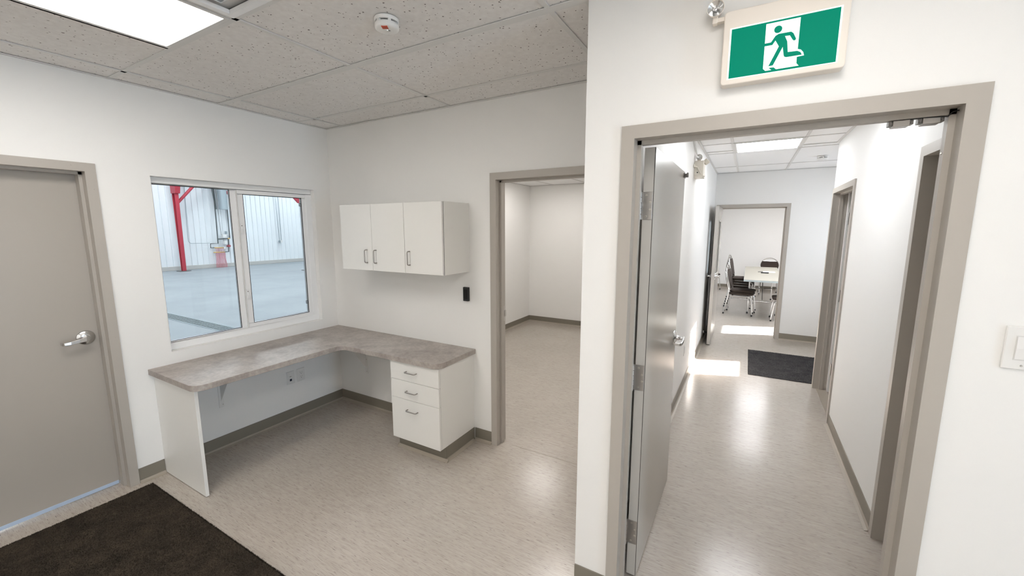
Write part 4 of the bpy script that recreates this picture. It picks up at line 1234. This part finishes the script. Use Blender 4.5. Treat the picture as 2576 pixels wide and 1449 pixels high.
MB().box(XP-0.06, XP+0.09, 9.420, 9.540, 1.010, 1.155).build('pump_box', M_PLATE, mn, 0.01)
MB().box(XP-0.06, XP+0.05, 9.535, 9.592, 1.450, 1.575).build('control_box', M_GALV, mn, 0.005)
pp = MB().cyl((XP-0.05, 9.612, 0.930), (XP+0.08, 9.612, 0.930), 0.055, 0.05, 18)
pp.cyl((XP, 9.53, 0.93), (XP, 9.69, 0.93), 0.03, 0.03, 14)
pp.build('pump', plain('dark_red', (0.35, 0.06, 0.08), 0.4), mn)
MB().box(XP-0.05, XP+0.05, 9.38, 9.46, 0.80, 0.90).build('end_cap', M_PLATE, mn, 0.01)
T('pump_cable', [(9.32, 3.6), (9.34, 1.9), (9.36, 1.42)], 0.008, M_PIPE, mn)

t = thing('conduit', (XP, 8.15, 1.07), 'thin grey conduit bending along the workshop wall toward the manifold', 'conduit')
pts = [(8.205, 3.9), (8.12, 1.90), (8.11, 1.25)] + [(8.11+0.13*(1-math.cos(a)), 1.21-0.13*math.sin(a)) for a in [PI/2*i/6 for i in range(1, 7)]] + [(8.88, 1.075)]
T('conduit_tube', pts, 0.010, M_GALV, t)
t = thing('duct', (-19.85, 9.44, 2.51), 'grey sheet-metal duct hanging on the workshop wall above the manifold', 'duct')
MB().lathe([(0.0, 0.0), (0.175, 0.0), (0.175, 0.02), (0.17, 0.05), (0.17, 1.6)], (-19.86, 9.46, 2.51), 'z', 28).build('duct_tube', M_GALV, t)
MB().prism([(9.14, 3.9), (9.275, 2.52), (9.30, 2.52), (9.21, 3.9)], -20.14, -20.05, 'x').build('side_flange', M_GRATE, t)
t = thing('junction_box', (XP, 12.0, 1.0), 'white junction box with two vertical conduits on the workshop wall', 'junction box')
MB().box(XW+0.036, XP+0.06, 11.955, 12.055, 1.01, 1.12).build('box', M_PLATE, t, 0.01)
T('conduit_tube', [(11.86, 3.9), (11.93, 1.06)], 0.012, M_GALV, t)
T('conduit_tube', [(12.03, 3.9), (12.02, 1.10)], 0.012, M_GALV, t)
MB().box(XP-0.06, XP+0.05, 11.905, 11.95, 1.03, 1.11).build('connector', M_GALV, t, 0.006)

td = thing('trench_drain', (-9.0, 3.485, 0), 'grey steel trench drain grating set into the workshop floor', 'drain')
MB().box(-13.0, -4.6, 3.362, 3.608, 0.0004, 0.0016).build('pit', M_PIT, td)
em_ = MB().box(-13.0, -4.6, 3.352, 3.368, 0.0005, 0.006); em_.box(-13.0, -4.6, 3.602, 3.618, 0.0005, 0.006)
em_.build('edge_angle', M_GALV, td)
gb = MB()
for i in range(5): gb.box(0.0, 0.995, -0.110+i*0.048, -0.082+i*0.048, 0.002, 0.006)
for i in range(6): gb.box(0.01+i*0.19, 0.022+i*0.19, -0.112, 0.112, 0.0018, 0.0058)
gme = gb.mesh('grate'); gme.materials.append(M_GRATE)
for i in range(8):
    o = bpy.data.objects.new('grate', gme); COL.objects.link(o); o.parent = td
    o.location = (-12.9+i*1.0+9.0, 0, 0)
